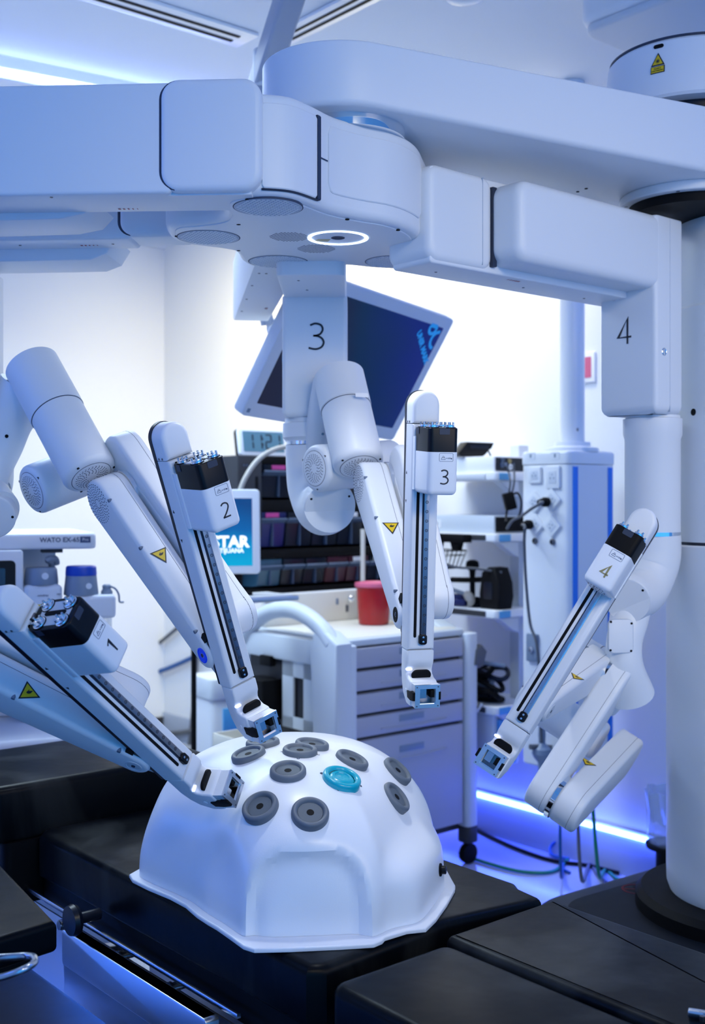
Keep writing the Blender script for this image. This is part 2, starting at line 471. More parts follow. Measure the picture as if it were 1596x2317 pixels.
t = thing('ceiling_mount_cover', 'pale blue grey housing on the ceiling above the round robot cap', 'ceiling mount', P(1560, 0, 3.5))
fr = Fr(P(1560, 62, 3.5), D2, D1, UP)
MB().prism(fr, rrect(.52, .46, .06), 0, CEIL-fr.o.z, .03, 0, 5).build('housing', 'robot_white', t)
MB().prism(fr, rrect(.50, .44, .06), -.02, .001, .012, 0).build('bottom_cover', 'robot_grey', t)

# ================================================================== robot cart: base, column, boom, hub
PIV = V((.832, 2.82, 0)); HUBC = V((-.023, 2.31, 0)); BU = (PIV-HUBC).normalized(); BN = V((-BU.y, BU.x, 0))
cart = thing('surgical_robot_cart', 'white surgical robot column with a long overhead boom and round hub', 'surgical robot', (1.03, 2.93, 0))
z = CAMZ
FC = Fr((1.03, 2.93, 0))
# base deck
da, db = onz(1215, 2032, .44), onz(1515, 1946, .44)
da.z = db.z = 0
dd = (db-da).normalized(); dn = V((dd.y, -dd.x, 0))
fr = Fr(da, dd, dn, UP)
deck = MB().prism(fr, rrect(2.2, 1.05, .16, 8, 1.0, .525), .16, .44, .02, .03, 4).build('base_deck', 'navy', cart)
MB().prism(fr, rrect(2.06, .91, .12, 8, 1.0, .525), .4395, .444, 0, .003).build('deck_mat', 'deck_rubber', deck)
MB().prism(fr, rrect(2.1, .95, .14, 8, 1.0, .525), .0, .165).build('skirt', 'matte_black', cart)
sg = onz(1441, 2012, .444)
sfr = Fr(sg, D2, D1, UP)
ring = MB().lathe(sfr, [(.040, 0), (.040, .0006), (.034, .0006), (.034, 0)], 32, False, False)
ring.bridge(list(range(96, 128)), list(range(0, 32)))
ring.ribbon(sfr, [(-.026, .026), (.026, -.026)], .006, .0007)
ring.build('no_step_sign', 'dim_red', deck)
ft = MB()
for k in (-1, 1):
    ft.prism(sfr, stadium((k*.013, -.014), .006, (k*.013, .012), .009), 0, .0005)
ft.build('footprints', 'matte_black', deck)
MB().lathe(FC, [(.29, .43), (.30, .44), (.30, .475), (.285, .49), (.1, .49)], 56).build('plinth', 'matte_black', cart)
col = MB().lathe(FC, [(.16, .475), (.195, .478), (.214, .49), (.221, .51), (.222, .55), (.222, 1.372), (.218, 1.376)], 72).build('lower_column_cover', 'robot_white', cart)
MB().cyl(FC, .205, 1.37, 1.385, n=72).build('seam_ring', 'seam', cart)
MB().lathe(FC, [(.214, 1.384), (.215, 1.39), (.215, 1.965), (.211, 1.97), (.206, 1.972), (.206, 2.17), (.20, 2.185), (.17, 2.19)], 72).build('upper_column_cover', 'robot_white', cart)
screw(Fr(FC.p(-.19, -.10, 1.49+.215), V((.45, -.88, 0)), UP, V((-.88, -.45, 0))), .009, cart, 'matte_black')
FP = Fr(PIV, BU, BN, UP)
MB().cyl(FP, .150, 2.186, 2.212, n=56).build('boom_bearing', 'matte_black', cart)
# boom
FBm = Fr(HUBC, BU, BN, UP); BL = (PIV-HUBC).length
out = stadium((0, 0), .158, (BL, 0), .185, 30)
boom = MB().prism(FBm, out, 2.23, lambda p: 2.353+.028*max(0, p[0])/BL, .012, .006, 4).build('boom', 'robot_white', cart)
MB().cyl(FP, .172, 2.208, 2.2305, .004, 64).build('boom_cover_plate', 'robot_white', boom)
for k in (0.4, 1.5, 2.6, 3.7, 4.8, 5.9):
    screw(Fr(FP.p(.160*cos(k), .160*sin(k), 2.2078), BU, -BN, -UP), .0045, boom)
for q in ((1327, 427), (1308, 434)):
    screw(Fr(onz(*q, 2.2295), BU, -BN, -UP), .004, boom, 'matte_black')
MB().cyl(FP, .17, 2.36, 2.43, n=56).build('cap_neck', 'navy', cart)
cap = MB().lathe(FP, [(.15, 2.415), (.208, 2.416), (.213, 2.422), (.2, 2.548), (.192, 2.556), (.05, 2.562)], 72).build('pivot_cap', 'robot_white', cart)
MB().lathe(FP, [(.1965, 2.5545), (.1965, 2.5595), (.1, 2.566)], 72).build('cap_rim', 'seam', cap)
cd = (P(1486, 110, 2.65)-PIV); cd.z = 0; cd.normalize(); ct = UP.cross(cd)
def on_cap(zz, off=.0015):
    return Fr(PIV+cd*(.2+(2.548-zz)/.126*.013+off)+UP*zz, ct, (UP-cd*.10).normalized(), cd)
MB().prism(on_cap(2.539), stadium((-.0075, 0), .0045, (.0075, 0), .0045), -.004, .0005).build('cap_slot', 'matte_black', cap)
f = on_cap(2.505)
ls = MB().prism(f, [(-.016, -.012), (.016, -.012), (0, .018)], -.004, .0003).prism(f, [(-.0165, -.030), (.0165, -.030), (.0165, -.014), (-.0165, -.014)], -.005, .0003).build('laser_warning_sticker', 'ink', cap)
MB().prism(f, [(-.0125, -.0098), (.0125, -.0098), (0, .0135)], 0, .0007).prism(f, [(-.015, -.0285), (.015, -.0285), (.015, -.0155), (-.015, -.0155)], 0, .0007).build('sticker_face', 'yellow', ls)
sb = MB()
for k in range(12):
    a = 2*pi*k/12; sb.ribbon(f.at(0, -.002, .0006), [(0, 0), (.0058*cos(a), .0058*sin(a))], .0008, .0003)
sb.cyl(f.at(0, -.002, .0006), .0024, 0, .0004, n=10)
sb.build('laser_symbol', 'ink', ls)
text('CLASS 2', f.at(0, -.0198, .0006), .0048, 'ink', 'sticker_text', cap)
text('LASER RADIATION', f.at(0, -.0247, .0006), .0034, 'ink', 'sticker_text', cap)

# hub: outline of its underside read at height 2.03
HB = 2.03
q3 = lambda x, y: (350+x/2.4554, 160+y/2.4554)
hub_px = [(62, 890), (85, 935), (150, 962), (260, 978), (360, 990), (430, 1006), (462, 1032), (486, 1068), (545, 1091), (680, 1099),
          (850, 1092), (960, 1082), (1070, 1083), (1200, 1096), (1370, 1104), (1490, 1098), (1550, 1076), (1558, 1046), (1530, 1015),
          (1492, 955), (1462, 912), (1400, 876), (1300, 845), (1160, 822), (1010, 790), (890, 745), (770, 706), (640, 692), (520, 692), (420, 703),
          (365, 726), (366, 765), (378, 800), (345, 830), (240, 846), (130, 856), (80, 868)]
hub_xy = [tuple(onz(*q3(*p), HB).xy) for p in hub_px]
hub_xy = catmull(hub_xy, 5)
HT = 2.03+.182
hub = MB().prism(WORLD, hub_xy, HB, HT, .016, .012, 4).build('hub', 'robot_white', cart)
MB().prism(WORLD, inset(ccw(hub_xy), .019), HB-.0022, HB+.004, .001, 0).build('bottom_plate', 'robot_white', hub)
hc = V((-.06, 2.36, 0))
MB().cyl(Fr(V((-.012, 2.31, 0))), .118, HT-.004, 2.232, n=64).build('bearing_ring', 'chrome', cart)
# side panels that follow the hub wall
def wall_panel(pxa, pxb, z0, z1, r, name, m, proud=.003):
    """a rounded plate lying on the near wall of the hub between two picture columns"""
    seg = [V((x, y, 0)) for x, y in ccw(hub_xy)]
    n = len(seg); cen = sum(seg, V((0, 0, 0)))/n
    near = []
    for i in range(n):
        a, b = seg[i], seg[(i+1) % n]; tn = (b-a).normalized(); nr = V((tn.y, -tn.x, 0))
        px = CX+FPX*a.x/a.y
        if nr.y < .25 and pxa-25 < px < pxb+25 and a.y < 2.45: near.append((px, a, nr))
    near.sort(key=lambda q: q[0])
    def at(px):
        for u, v in zip(near, near[1:]):
            if u[0] <= px <= v[0]:
                k = (px-u[0])/(v[0]-u[0]+1e-9); return u[1].lerp(v[1], k), u[2].lerp(v[2], k).normalized()
        u = near[0] if px < near[0][0] else near[-1]; return u[1], u[2]
    N = 40; sl = [0.]; pts = [at(pxa+(pxb-pxa)*k/N) for k in range(N+1)]
    for a, b in zip(pts, pts[1:]): sl.append(sl[-1]+(b[0]-a[0]).length)
    Lm = sl[-1]; b = MB(); cols = []
    for (p, nr), u in zip(pts, sl):
        e = min(u, Lm-u); cut = r-sqrt(max(0, r*r-(r-e)**2)) if e < r else 0
        a0, a1 = z0+cut, z1-cut
        cols.append(b.ring([p+nr*-.006+UP*a0, p+nr*(proud-.0015)+UP*a0, p+nr*proud+UP*(a0+.002), p+nr*proud+UP*(a1-.002), p+nr*(proud-.0015)+UP*a1, p+nr*-.006+UP*a1]))
    for c, d in zip(cols, cols[1:]): b.bridge(c, d)
    b.face(cols[0]); b.face(cols[-1])
    return b.build(name, m, hub)
wall_panel(742, 951, HB+.034, HT-.022, .016, 'side_panel', 'robot_white')
wall_panel(594, 715, HB+.012, HT-.018, .004, 'swivel_cover', 'robot_white', .003)
wall_panel(592, 720, HB+.0085, HB+.0125, .0005, 'dark_gap', 'seam', .0025)
wall_panel(715, 722, HB+.010, HT-.016, .001, 'dark_gap', 'seam', .0048)
wall_panel(722, 741, HB+.090, HB+.0915, .0002, 'dark_gap', 'seam', .0012)
def under(px, py): return Fr(onz(px, py, HB-.0022), V((1, 0, 0)), V((0, -1, 0)), -UP)
for (px, py, rr) in ((607, 469, .063), (472, 537, .063), (630, 592, .066), (895, 592, .067)):
    f = under(px, py)
    g = MB().cyl(f, rr+.002, -.004, .0004, n=48).build('lamp_grille', 'hole', hub)
    g2 = MB().cyl(f, rr, -.004, .0009, n=48)
    k = int(rr/.0085)
    g2.build('grille_disc', 'grille_shade', hub)
    gb = MB()
    for i in range(-k, k+1):
        for j in range(-k, k+1):
            x, y = i*.0085+(j % 2)*.00425, j*.0078
            if x*x+y*y < (rr-.004)**2: gb.prism(f.at(x, y, .0009), circle(.0032, 6), 0, .0008)
    o = gb.build('grille_studs', 'robot_white', hub); o['kind'] = 'stuff'
for (px, py, rr) in ((655, 536, .041), (716, 563, .041)):
    f = under(px, py); gb = MB(); k = int(rr/.0062)+1
    for i in range(-k, k+1):
        for j in range(-k, k+1):
            x, y = i*.0070+(j % 2)*.0035, j*.0062
            if x*x+y*y < rr*rr: gb.prism(f.at(x, y), circle(.0022, 6), -.001, .0002)
    o = gb.build('speaker_holes', 'hole', hub); o['kind'] = 'stuff'
f = under(765, 538)
rl = MB().lathe(f, [(.0625, 0), (.0625, .0016), (.0555, .0016), (.0555, 0)], 64, False, False)
rl.build('ring_light', 'ring_led', hub)
MB().lathe(f, [(.014, 0), (.014, .001), (.0105, .0012), (.010, .0002)], 32).build('lens', 'hole', hub)
fs = under(727, 544)
MB().prism(fs, [(-.018, -.010), (.014, -.010), (.02, .012), (-.006, .012)], 0, .0004).build('laser_sticker', 'gold', hub)
for q in ((786, 497), (901, 521), (907, 557), (765, 592), (540, 508), (540, 567), (400, 535), (560, 452)):
    screw(under(*q), .0042, hub, 'matte_black')

# ================================================================== robot arms
ARM = {
3: ((0.1104, 2.3, -.3019), (0.9646, 0.2637, 0.0007), (0.263, -0.9618, -0.0766), (0.0195, -0.0741, 0.9971)),
2: ((-0.2288, 2.1802, -.3594), (0.7478, 0.5784, 0.3259), (0.6234, -0.7806, -0.0449), (-0.2284, -0.2367, 0.9443)),
1: ((-0.3013, 2.047, -.4996), (0.2419, 0.6241, 0.743), (0.8531, -0.5016, 0.1436), (-0.4623, -0.5991, 0.6537)),
4: ((0.3097, 2.336, -.4439), (0.7867, -0.3969, -0.4728), (-0.3128, -0.9166, 0.249), (0.5322, 0.048, 0.8453)),
}
class Arm: pass
def arm_frames(a):
    t, S, N, U = (V(q) for q in ARM[a]); o = t+V((0, 0, CAMZ)); A = Arm()
    S.normalize(); N.normalize(); U.normalize()
    A.sec = Fr(o, S, N, U); A.limb = Fr(o, N, U, S); A.face = Fr(o, S, U, N); A.S, A.N, A.U, A.o = S, N, U, o
    A.nu = lambda px, py, s: ((lambda q: (q.dot(N), q.dot(U)))(hit(px, py, o+S*s, S)-o))
    return A

def instrument_rail(a, A, T):
    F, sec = A.face, A.sec
    w = .0566
    MB().prism(F, [(0, 0), (w, 0), (w, .4522), (0, .4522)], -.041, 0, 0, .0065, 4).build('rail_body', 'robot_white', T)
    top = [(0, .4534), (w, .4534)]+[(w/2+(w/2)*cos(radians(q)), .5185-.030+.030*sin(radians(q))) for q in range(0, 181, 10)]
    rc = MB().prism(F, top, -.041, 0, 0, .0085, 4).build('rail_cap', 'robot_white', T)
    for q in (.008, .020):
        screw(Fr(F.p(-.0003, .4565, -.012-q), A.N, A.U, -A.S), .0022, rc, 'dark_steel')
    bp = [(.002, -.0), (w-.002, -.0)]+[(w/2+(w/2+.001)*cos(radians(q)), .5185-.030+.0315*sin(radians(q))) for q in range(0, 181, 10)]
    MB().prism(F, bp, -.051, -.0405).build('rail_back_plate', 'navy', T)
    MB().prism(F, stadium((.0144, .028), .0030, (.0144, .445), .0030), -.002, .0005).build('cable_slot', 'matte_black', T)
    MB().box(F, .0238, .0268, .02, .45, -.001, .0006).build('track_gap', 'seam', T)
    tr = MB().box(F, .0266, .0372, .022, .45, 0, .0045, b=.0006).build('slide_track', 'track' if a != 4 else 'steel', T)
    sm = None
    k = .052
    while k < .32:
        fr = F.at(.0319, k, .0045)
        if sm is None:
            sm = MB().lathe(fr, [(.0031, -.001), (.0031, .0004), (.0022, .0004), (.0018, -.0004), (.0008, -.0004), (.0007, .0003)], 12).build('screw', 'cart_dark' if a != 4 else 'steel', tr)
            first = k
        else:
            c = sm.copy(); COL.objects.link(c); c.parent = tr; c.location = A.U*(k-first)
        k += .0189
    cl = MB().prism(F, rrect(.0165, .0205, .005, 5, .0302, .0215), 0, .0075, 0, .0015).build('track_end_clamp', 'black', T)
    for q in (.017, .026): screw(F.at(.0302, q, .0073), .0022, cl, 'steel')
    for u, up in ((.352, 1), (.300, -1)):
        MB().prism(Fr(F.p(-.0002, u, -.033), A.N, A.U, -A.S), [(-.003, 0), (.003, 0), (0, .006*up)], -.001, .0003).build('travel_mark', 'ink', T)
    # ---- carriage
    uB, uM, uT = .3173, .4001, .4464
    o = rrect(.0607, .0893, .011, 6, .03355, .0456)
    car = MB().prism(sec, o, uB, uM, .010, 0, 5).build('carriage', 'cap_white', T)
    top = MB().prism(sec, inset(ccw(o), .0004), uM-.001, uT, 0, .002, 3).build('carriage_drive_head', 'black' if a != 4 else 'matte_black', T)
    MB().box(sec, .0012, .0655, -.002, .012, uB+.006, uT-.018, r=.003).build('carriage_shoe', 'cap_white', T)
    MB().box(F, .024, .045, .4335, uT-.0012, .0893, .0906, r=.002).build('latch', 'seam', top)
    MB().box(Fr(sec.o, A.N, A.U, -A.S), .018, .030, .4335, uT-.001, -.0034, -.0026).build('latch', 'seam', top)
    MB().prism(sec, rrect(.046, .064, .006, 4, .0335, .047), uT-.001, uT+.0006).build('top_plate', 'robot_grey', top)
    MB().prism(sec, stadium((.0335, .030), .0042, (.0335, .066), .0042), uT, uT+.0022).build('top_slot', 'matte_black', top)
    for s_, n_ in ((.0165, .023), (.0505, .023), (.0165, .071), (.0505, .071)):
        fr = sec.at(s_, n_, uT)
        cp = MB().lathe(fr, [(.0115, 0), (.0115, .002), (.0098, .0022), (.0098, .0052), (.0088, .0058), (.0052, .0058), (.0048, .0048)], 24).build('coupler', 'chrome', top)
        pn = MB()
        for k in range(4): pn.cyl(fr.at(.0075*cos(k*pi/2+.5), .0075*sin(k*pi/2+.5), .004), .0019, 0, .0068, n=10)
        pn.build('coupler_pins', 'steel', top)
        MB().cyl(fr, .0128, -.0005, .0012, n=24).build('coupler_collar', 'matte_black', top)
    # label with weight symbol, number
    fz = F.at(0, 0, .0903)
    lb = MB()
    ln = rrect(.0278, .0152, .002, 3, .0388, .3902); ln = ln+[ln[0]]
    lb.ribbon(fz, ln, .0005, .0004)
    wt = [(.0287, .3862), (.0372, .3862), (.0362, .3895), (.0297, .3895), (.0287, .3862)]
    lb.ribbon(fz, wt, .0005, .0004)
    lb.ribbon(fz, [(.0330+.0016*cos(q*pi/6), .3909+.0016*sin(q*pi/6)) for q in range(13)], .0005, .0004)
    lb.build('weight_label', 'ink_blue', car)
    text('= 1.5 kg', fz.at(.0446, .3884), .0036, 'ink_blue', 'label_text', car, bold=.00005)
    numeral(str(a), fz.at(.0358, .3525), .0264, 'ink' if a != 4 else 'gold', car, .098 if a != 4 else .13)
    if a == 4:
        vg = MB()
        fb = Fr(sec.p(0, 0, uB), A.S, A.N, -A.U)
        for r_ in (.03, .062):
            for k in range(6): vg.box(fb, .013+k*.0065, .0152+k*.0065, r_, r_+.007, -.002, .0004)
        vg.build('vent_slots', 'hole', car)
    # ---- cannula mount at the tip
    prof = [(-.041, -.001), (-.041, -.048), (-.036, -.072), (-.026, -.092), (-.004, -.1085), (.012, -.1095), (.0225, -.1085), (.0225, -.0600), (.020, -.0585),
            (.016, -.0570), (.003, -.0550), (-.006, -.0500), (-.009, -.0430), (-.0065, -.0360), (-.0015, -.0280), (0, -.0200), (0, -.001)]
    pr = catmull(prof, 3)
    mt = MB().prism(Fr(A.o+A.S*0, A.N, A.U, A.S), prof, .0, w, .0045, .0045, 3).build('mount_body', 'robot_white', T, angle=50)
    s0, s1, u0, u1 = .0028, .0538, -.1065, -.0615
    h0, h1, v0, v1 = .0125, .0450, -.0995, -.0690
    def bars(n0, n1, m, name, e=0):
        b = MB()
        for (x0, x1, y0, y1) in ((s0-e, h0, u0-e, u1+e), (h1, s1+e, u0-e, u1+e), (h0, h1, u0-e, v0), (h0, h1, v1, u1+e)):
            b.box(F, x0, x1, y0, y1, n0, n1)
        return b.build(name, m, T)
    bars(.0215, .0432, 'robot_white', 'clamp_housing')
    bars(.0430, .0466, 'aluminium', 'clamp_frame', .0006)
    MB().box(F, h0-.001, h1+.001, v0-.001, v1+.001, .0220, .0230).build('clamp_socket', 'dark_steel', T)
    MB().box(F, h0+.002, h0+.016, v0+.010, v1-.001, .0226, .0380).build('socket_jaw', 'steel', T)
    MB().box(F, h1-.009, h1-.001, v0+.012, v1-.004, .0226, .042, b=.0006).build('socket_jaw', 'matte_black', T)
    MB().box(F, h0, h1, v0, v0+.003, .0226, .0430).build('socket_lip', 'chrome', T)
    for x in (s0+.0035, s1-.0035):
        for y in (u0+.0035, u1-.0035): screw(F.at(x, y, .0464), .0016, T, 'dark_steel')
    MB().prism(Fr(A.o, A.N, A.U, A.S), [(.008, -.079), (.030, -.077), (.033, -.0745), (.0475, -.0755), (.0475, -.092), (.030, -.0945), (.011, -.0925)], -.0028, .0025, .0008).build('release_button', 'matte_black', T)
    MB().box(F, .0515, .0560, -.0915, -.0755, .036, .0474, b=.0006).build('release_button', 'matte_black', T)
    lv = Fr(A.sec.p(.0275, .004, -.0500), A.S, (A.U*.96+A.N*.28).normalized(), (A.N*.96-A.U*.28).normalized())
    MB().prism(lv, stadium((-.0085, 0), .0112, (.0098, 0), .0112), -.002, .004, .001, .0015).prism(lv, [(-.004, -.018), (.004, -.018), (.0045, -.006), (-.0045, -.006)], -.001, .003).build('lever', 'matte_black', T)
    MB().prism(Fr(F.p(0, 0, 0), A.S, A.U, A.N), stadium((.0015, -.0400), .0028, (.0095, -.0400), .0028), -.0075, -.0035, 0, .0006).build('status_light', 'tip_led', T)
    MB().cyl(Fr(A.sec.p(-.0002, -.006, -.082), A.N, A.U, -A.S), .0042, -.002, .0008, .0004, 16).build('side_button', 'cap_white', T)

def limb(A, T, name, p0, r0, p1, r1, s0, s1, m='robot_white', b=.010):
    o = MB().prism(A.limb, stadium(p0, r0, p1, r1, 14), s0, s1, b, b, 4).build(name, m, T)
    # parting line round the shell
    sm = s0+(s1-s0)*.72
    MB().prism(A.limb, stadium(p0, r0+.0002, p1, r1+.0002, 14), sm, sm+.0007).build('parting_line', 'hole', o)
    return o
PIVOT = (-.070, .060)
def forearm(a, A, T, U0, Lb, Cend, cap='matte_black', sb=.125, sc=(.068, .123), sr=.044):
    la = limb(A, T, 'forearm_link', PIVOT, .030, U0, .050, -.005, .060)
    f = Fr(A.limb.p(*PIVOT, -.005), A.N, A.U, -A.S)
    pc = MB().lathe(f, [(.016, -.002), (.016, .0008), (.0135, .0012), (.0125, .0004), (.005, .0004), (.0045, -.001)], 32).build('pivot_cap', cap, la)
    MB().cyl(f, .004, 0, .0012, n=6).build('pivot_socket', 'seam', la)
    f2 = Fr(A.limb.p(*PIVOT, .060), A.N, A.U, A.S)
    MB().lathe(f2, [(.016, -.002), (.016, .0008), (.0125, .0010), (.005, .0010), (.0045, .0)], 32).build('pivot_cap', 'robot_grey', la)
    MB().cyl(f2, .004, 0, .0012, n=6).build('pivot_socket', 'seam', la)
    fv = Fr(A.limb.p(*U0, -.005), A.N, A.U, -A.S)
    dots(fv, [(.010+.0052*k, 14+3*k) for k in range(7)], .0013, .0004, 'hole', 'vent_holes', la)
    # joint block between forearm and rail
    MB().prism(A.limb, stadium(PIVOT, .026, (-.040, .040), .030), .006, .050, .002).build('rail_bracket', 'robot_grey', T)
    MB().prism(A.limb, stadium((-.065, .085), .006, (-.050, .100), .008), -.001, .02).build('bracket_gap', 'matte_black', T)
    # hinge band
    MB().prism(A.limb, circle(.0508, 40, *U0), .0585, .0675).build('hinge_band', 'chrome', T)
    lb = limb(A, T, 'lower_link', U0, .050, Lb, sr, .0662 if sr < .05 else .058, sb)
    # screw pockets along the front edge of the forearm
    d = V((U0[0]-PIVOT[0], U0[1]-PIVOT[1], 0)).normalized(); nn = (d.y, -d.x)
    if nn[0] < 0: nn = (-nn[0], -nn[1])
    for k, rr in ((.10, .0355), (.62, .0455), (.93, .0515)):
        c = (PIVOT[0]+(U0[0]-PIVOT[0])*k+nn[0]*(.030+.020*k-.004), PIVOT[1]+(U0[1]-PIVOT[1])*k+nn[1]*(.030+.020*k-.004))
        MB().prism(A.limb, circle(.0036, 10, *c), -.0055, .006).build('screw_pocket', 'pocket', la)
    if Cend:
        if sc[0] > sb: MB().prism(A.limb, circle(sr+.0008, 40, *Lb), sb-.002, sc[0]+.002).build('hinge_band', 'chrome', T)
        limb(A, T, 'upper_link', Lb, sr-.0004, Cend, sr+.008, *sc)
    return la, lb

def edge_plane(A, p0, r0, p1, r1):
    """front edge face of a limb: a point and its outward normal"""
    dx, dy = p1[0]-p0[0], p1[1]-p0[1]; d = sqrt(dx*dx+dy*dy); a = math.atan2(dy, dx)
    b = math.acos((r0-r1)/d); best = None
    for s in (1, -1):
        t = a+s*b; n = A.N*cos(t)+A.U*sin(t)
        pt = A.limb.p(p0[0]+r0*cos(t), p0[1]+r0*sin(t), 0)
        k = n.dot((V((0, 0, CAMZ))-pt).normalized())
        if best is None or k > best[0]: best = (k, pt, n)
    return best[1], best[2]
def edge_sticker(A, o, p0, r0, p1, r1, tri):
    pt, n = edge_plane(A, p0, r0, p1, r1)
    return hand_sticker([hit(x, y, pt, n) for x, y in tri], n, o)

def vent_cap(fr, R, parent, name='end_cap'):
    """rounded end of a joint housing with a perforated round cover"""
    o = MB().lathe(fr, [(R*.74, -.003), (R*.74, .0008), (R*.70, .0014)], 40).build(name, 'robot_white', parent)
    MB().lathe(fr, [(R*.76, -.002), (R*.76, .0003), (R*.735, .0003)], 40).build('cover_seam', 'hole', parent)
    return fr.at(0, 0, .0014)
def drum(p0, p1, R, T, name, vent=True, bev=.012, seam=None):
    """a capped cylinder from p0 to p1 with a vented cover at p1"""
    L = (p1-p0).length; fr = axis_frame(p0, p1-p0)
    o = MB().cyl(fr, R, 0, L, bev, 56).build(name, 'robot_white', T)
    if vent:
        fe = Fr(p1, fr.ex, fr.ey, fr.ez)
        f = vent_cap(fe, R, o, 'cover')
        dots(f, [(R*(.22+.062*k), 10+3*k) for k in range(7)], .0013, .0003, 'hole', 'vent_holes', o)
        for k in range(3):
            t = .6+2.1*k; screw(fe.at(R*.87*cos(t), R*.87*sin(t), -.0015), .0028, o, 'matte_black')
    if seam:
        MB().cyl(fr, R+.0006, L*seam, L*seam+.0016, n=56).build('seam_ring', 'hole', o)
    return o
def tick_marks(f, parent, n=5, step=.008):
    for k in range(n):
        MB().box(f, k*step, k*step+.0012+.0009*k, 0, .007, 0, .0004).build('red_tick', 'red_mark', parent)
def link_box(fr, x0, x1, y0, y1, z0, z1, r, name, m, T, b=.006):
    """a rounded housing: rounded rectangle seen from the front (x, z), pushed through along y"""
    f = Fr(fr.o, fr.ex, fr.ez, fr.ey)
    return MB().prism(f, rrect(x1-x0, z1-z0, r, 8, (x0+x1)/2, (z0+z1)/2), y0, y1, b, b, 4).build(name, m, T)

# ---------------- arm 3 (centre)
A = arm_frames(3)
T = thing('robotic_arm', 'white robotic arm numbered 3 hanging upright in the middle of the room', 'robotic arm', A.o, 'robotic arms of the surgical robot')
l3a = P(625, 608, 2.69); l3b = P(568, 728, 3.49); l3a.z = l3b.z = 0
fx = (l3b-l3a).normalized(); f3 = Fr(l3a, fx, V((fx.y, -fx.x, 0)), UP)
l3 = MB().box(f3, -.12, .80, -.054, .054, HB, HB+.185, b=.008).build('link_beam', 'robot_white', T)
for k, yy in ((.06, -.035), (.06, -.018), (.22, -.04), (.42, -.04), (.62, -.04)):
    screw(Fr(f3.p(k, yy, HB-.0005), fx, f3.ey, -UP), .0032, l3)
tick_marks(Fr(f3.p(.10, .022, HB-.0005), fx, f3.ey, -UP), l3)
tick_marks(Fr(f3.p(.55, .022, HB-.0005), fx, f3.ey, -UP), l3, 3)
C3 = Fr((-.0895, 2.87, 0))
sb = MB().box(C3, -.083, .073, -.28, .30, 1.49+.505, 1.49+.66, r=.02, b=.006).build('slide_beam', 'robot_white', T)
for q in ((-.02, -.10), (-.035, -.22)): screw(Fr(C3.p(q[0], q[1], 1.9945), V((1, 0, 0)), V((0, -1, 0)), -UP), .0032, sb)
co = MB().prism(C3, rrect(.163, .165, .012, 5, -.005, .0825), 1.49+.205, 1.49+.508, .016, 0, 4).build('arm_column', 'robot_white', T)
numeral('3', Fr(P(716, 761, 2.869), V((1, 0, 0)), UP, V((0, -1, 0))), .064, 'ink', co, .075)
MB().prism(Fr(C3.p(-.0865, .03, 1.49+.355), V((0, 1, 0)), UP, V((-1, 0, 0))), rrect(.014, .022, .004), -.001, .0012).build('column_button', 'steel', co)
cc = P(714, 1000, 2.95); fc = Fr((cc.x, cc.y, 0))
MB().lathe(fc, [(.078, 1.49+.206), (.078, 1.49+.196), (.0835, 1.49+.194), (.0835, 1.49+.158), (.077, 1.49+.150), (.077, 1.49+.1475)], 56).build('collar', 'robot_white', T)
MB().cyl(fc, .076, 1.49+.139, 1.49+.148, n=48).build('chrome_ring', 'chrome', T)
el = [V((cc.x, cc.y, 1.49+.14)), V((cc.x+.001, cc.y, 1.49+.085)), V((cc.x+.006, cc.y-.015, 1.49+.03)), V((cc.x+.02, cc.y-.07, 1.49-.02)), P(746, 1146, 2.80)]
MB().tube(el, [.0765, .0765, .076, .0685, .064], 40, 5).build('elbow', 'robot_white', T)
fe = axis_frame(P(746, 1146, 2.80), V((.22, -.85, -.42)))
ec = MB().cyl(fe, .064, -.03, .006, .004, 48).build('elbow_cover', 'robot_white', T)
for k in (.6, 2.7, 4.7): screw(fe.at(.054*cos(k), .054*sin(k), .006), .003, ec, 'matte_black')
MB().tube([P(752, 872, 2.83), P(727, 940, 2.85), P(718, 1010, 2.89), P(730, 1090, 2.90), P(745, 1140, 2.88)], [.050, .034, .030, .042, .05], 28, 5).build('swan_neck', 'robot_white', T)
screw(Fr(P(731, 982, 2.83), V((1, 0, 0)), UP, V((0, -1, 0))), .0035, T)
top3, bot3 = P(768, 856, 2.82), P(813, 1056, 2.69)
dr = drum(top3, bot3, .0605, T, 'upper_drum', True, .016, .36)
MB().tube([top3+(top3-bot3)*.02, top3.lerp(bot3, .35)], .0622, 48, 1).build('drum_sleeve', 'robot_white', T)
drum(P(890, 1046, 2.90), P(712, 1060, 2.74), .0565, T, 'wrist_drum')
U3 = (-.374, .310); L3 = (-.11, .085); E3 = A.nu(893, 1058, .068)
la, lb = forearm(3, A, T, U3, L3, E3)
instrument_rail(3, A, T)
edge_sticker(A, la, PIVOT, .030, U3, .050, ((865, 1183), (903, 1183), (889, 1209)))
fl = MB().prism(axis_frame(P(819, 894, 2.712), V((.35, -.93, .1))), rrect(.032, .010, .001), 0, .0006).build('spec_plate', 'cap_white', dr)

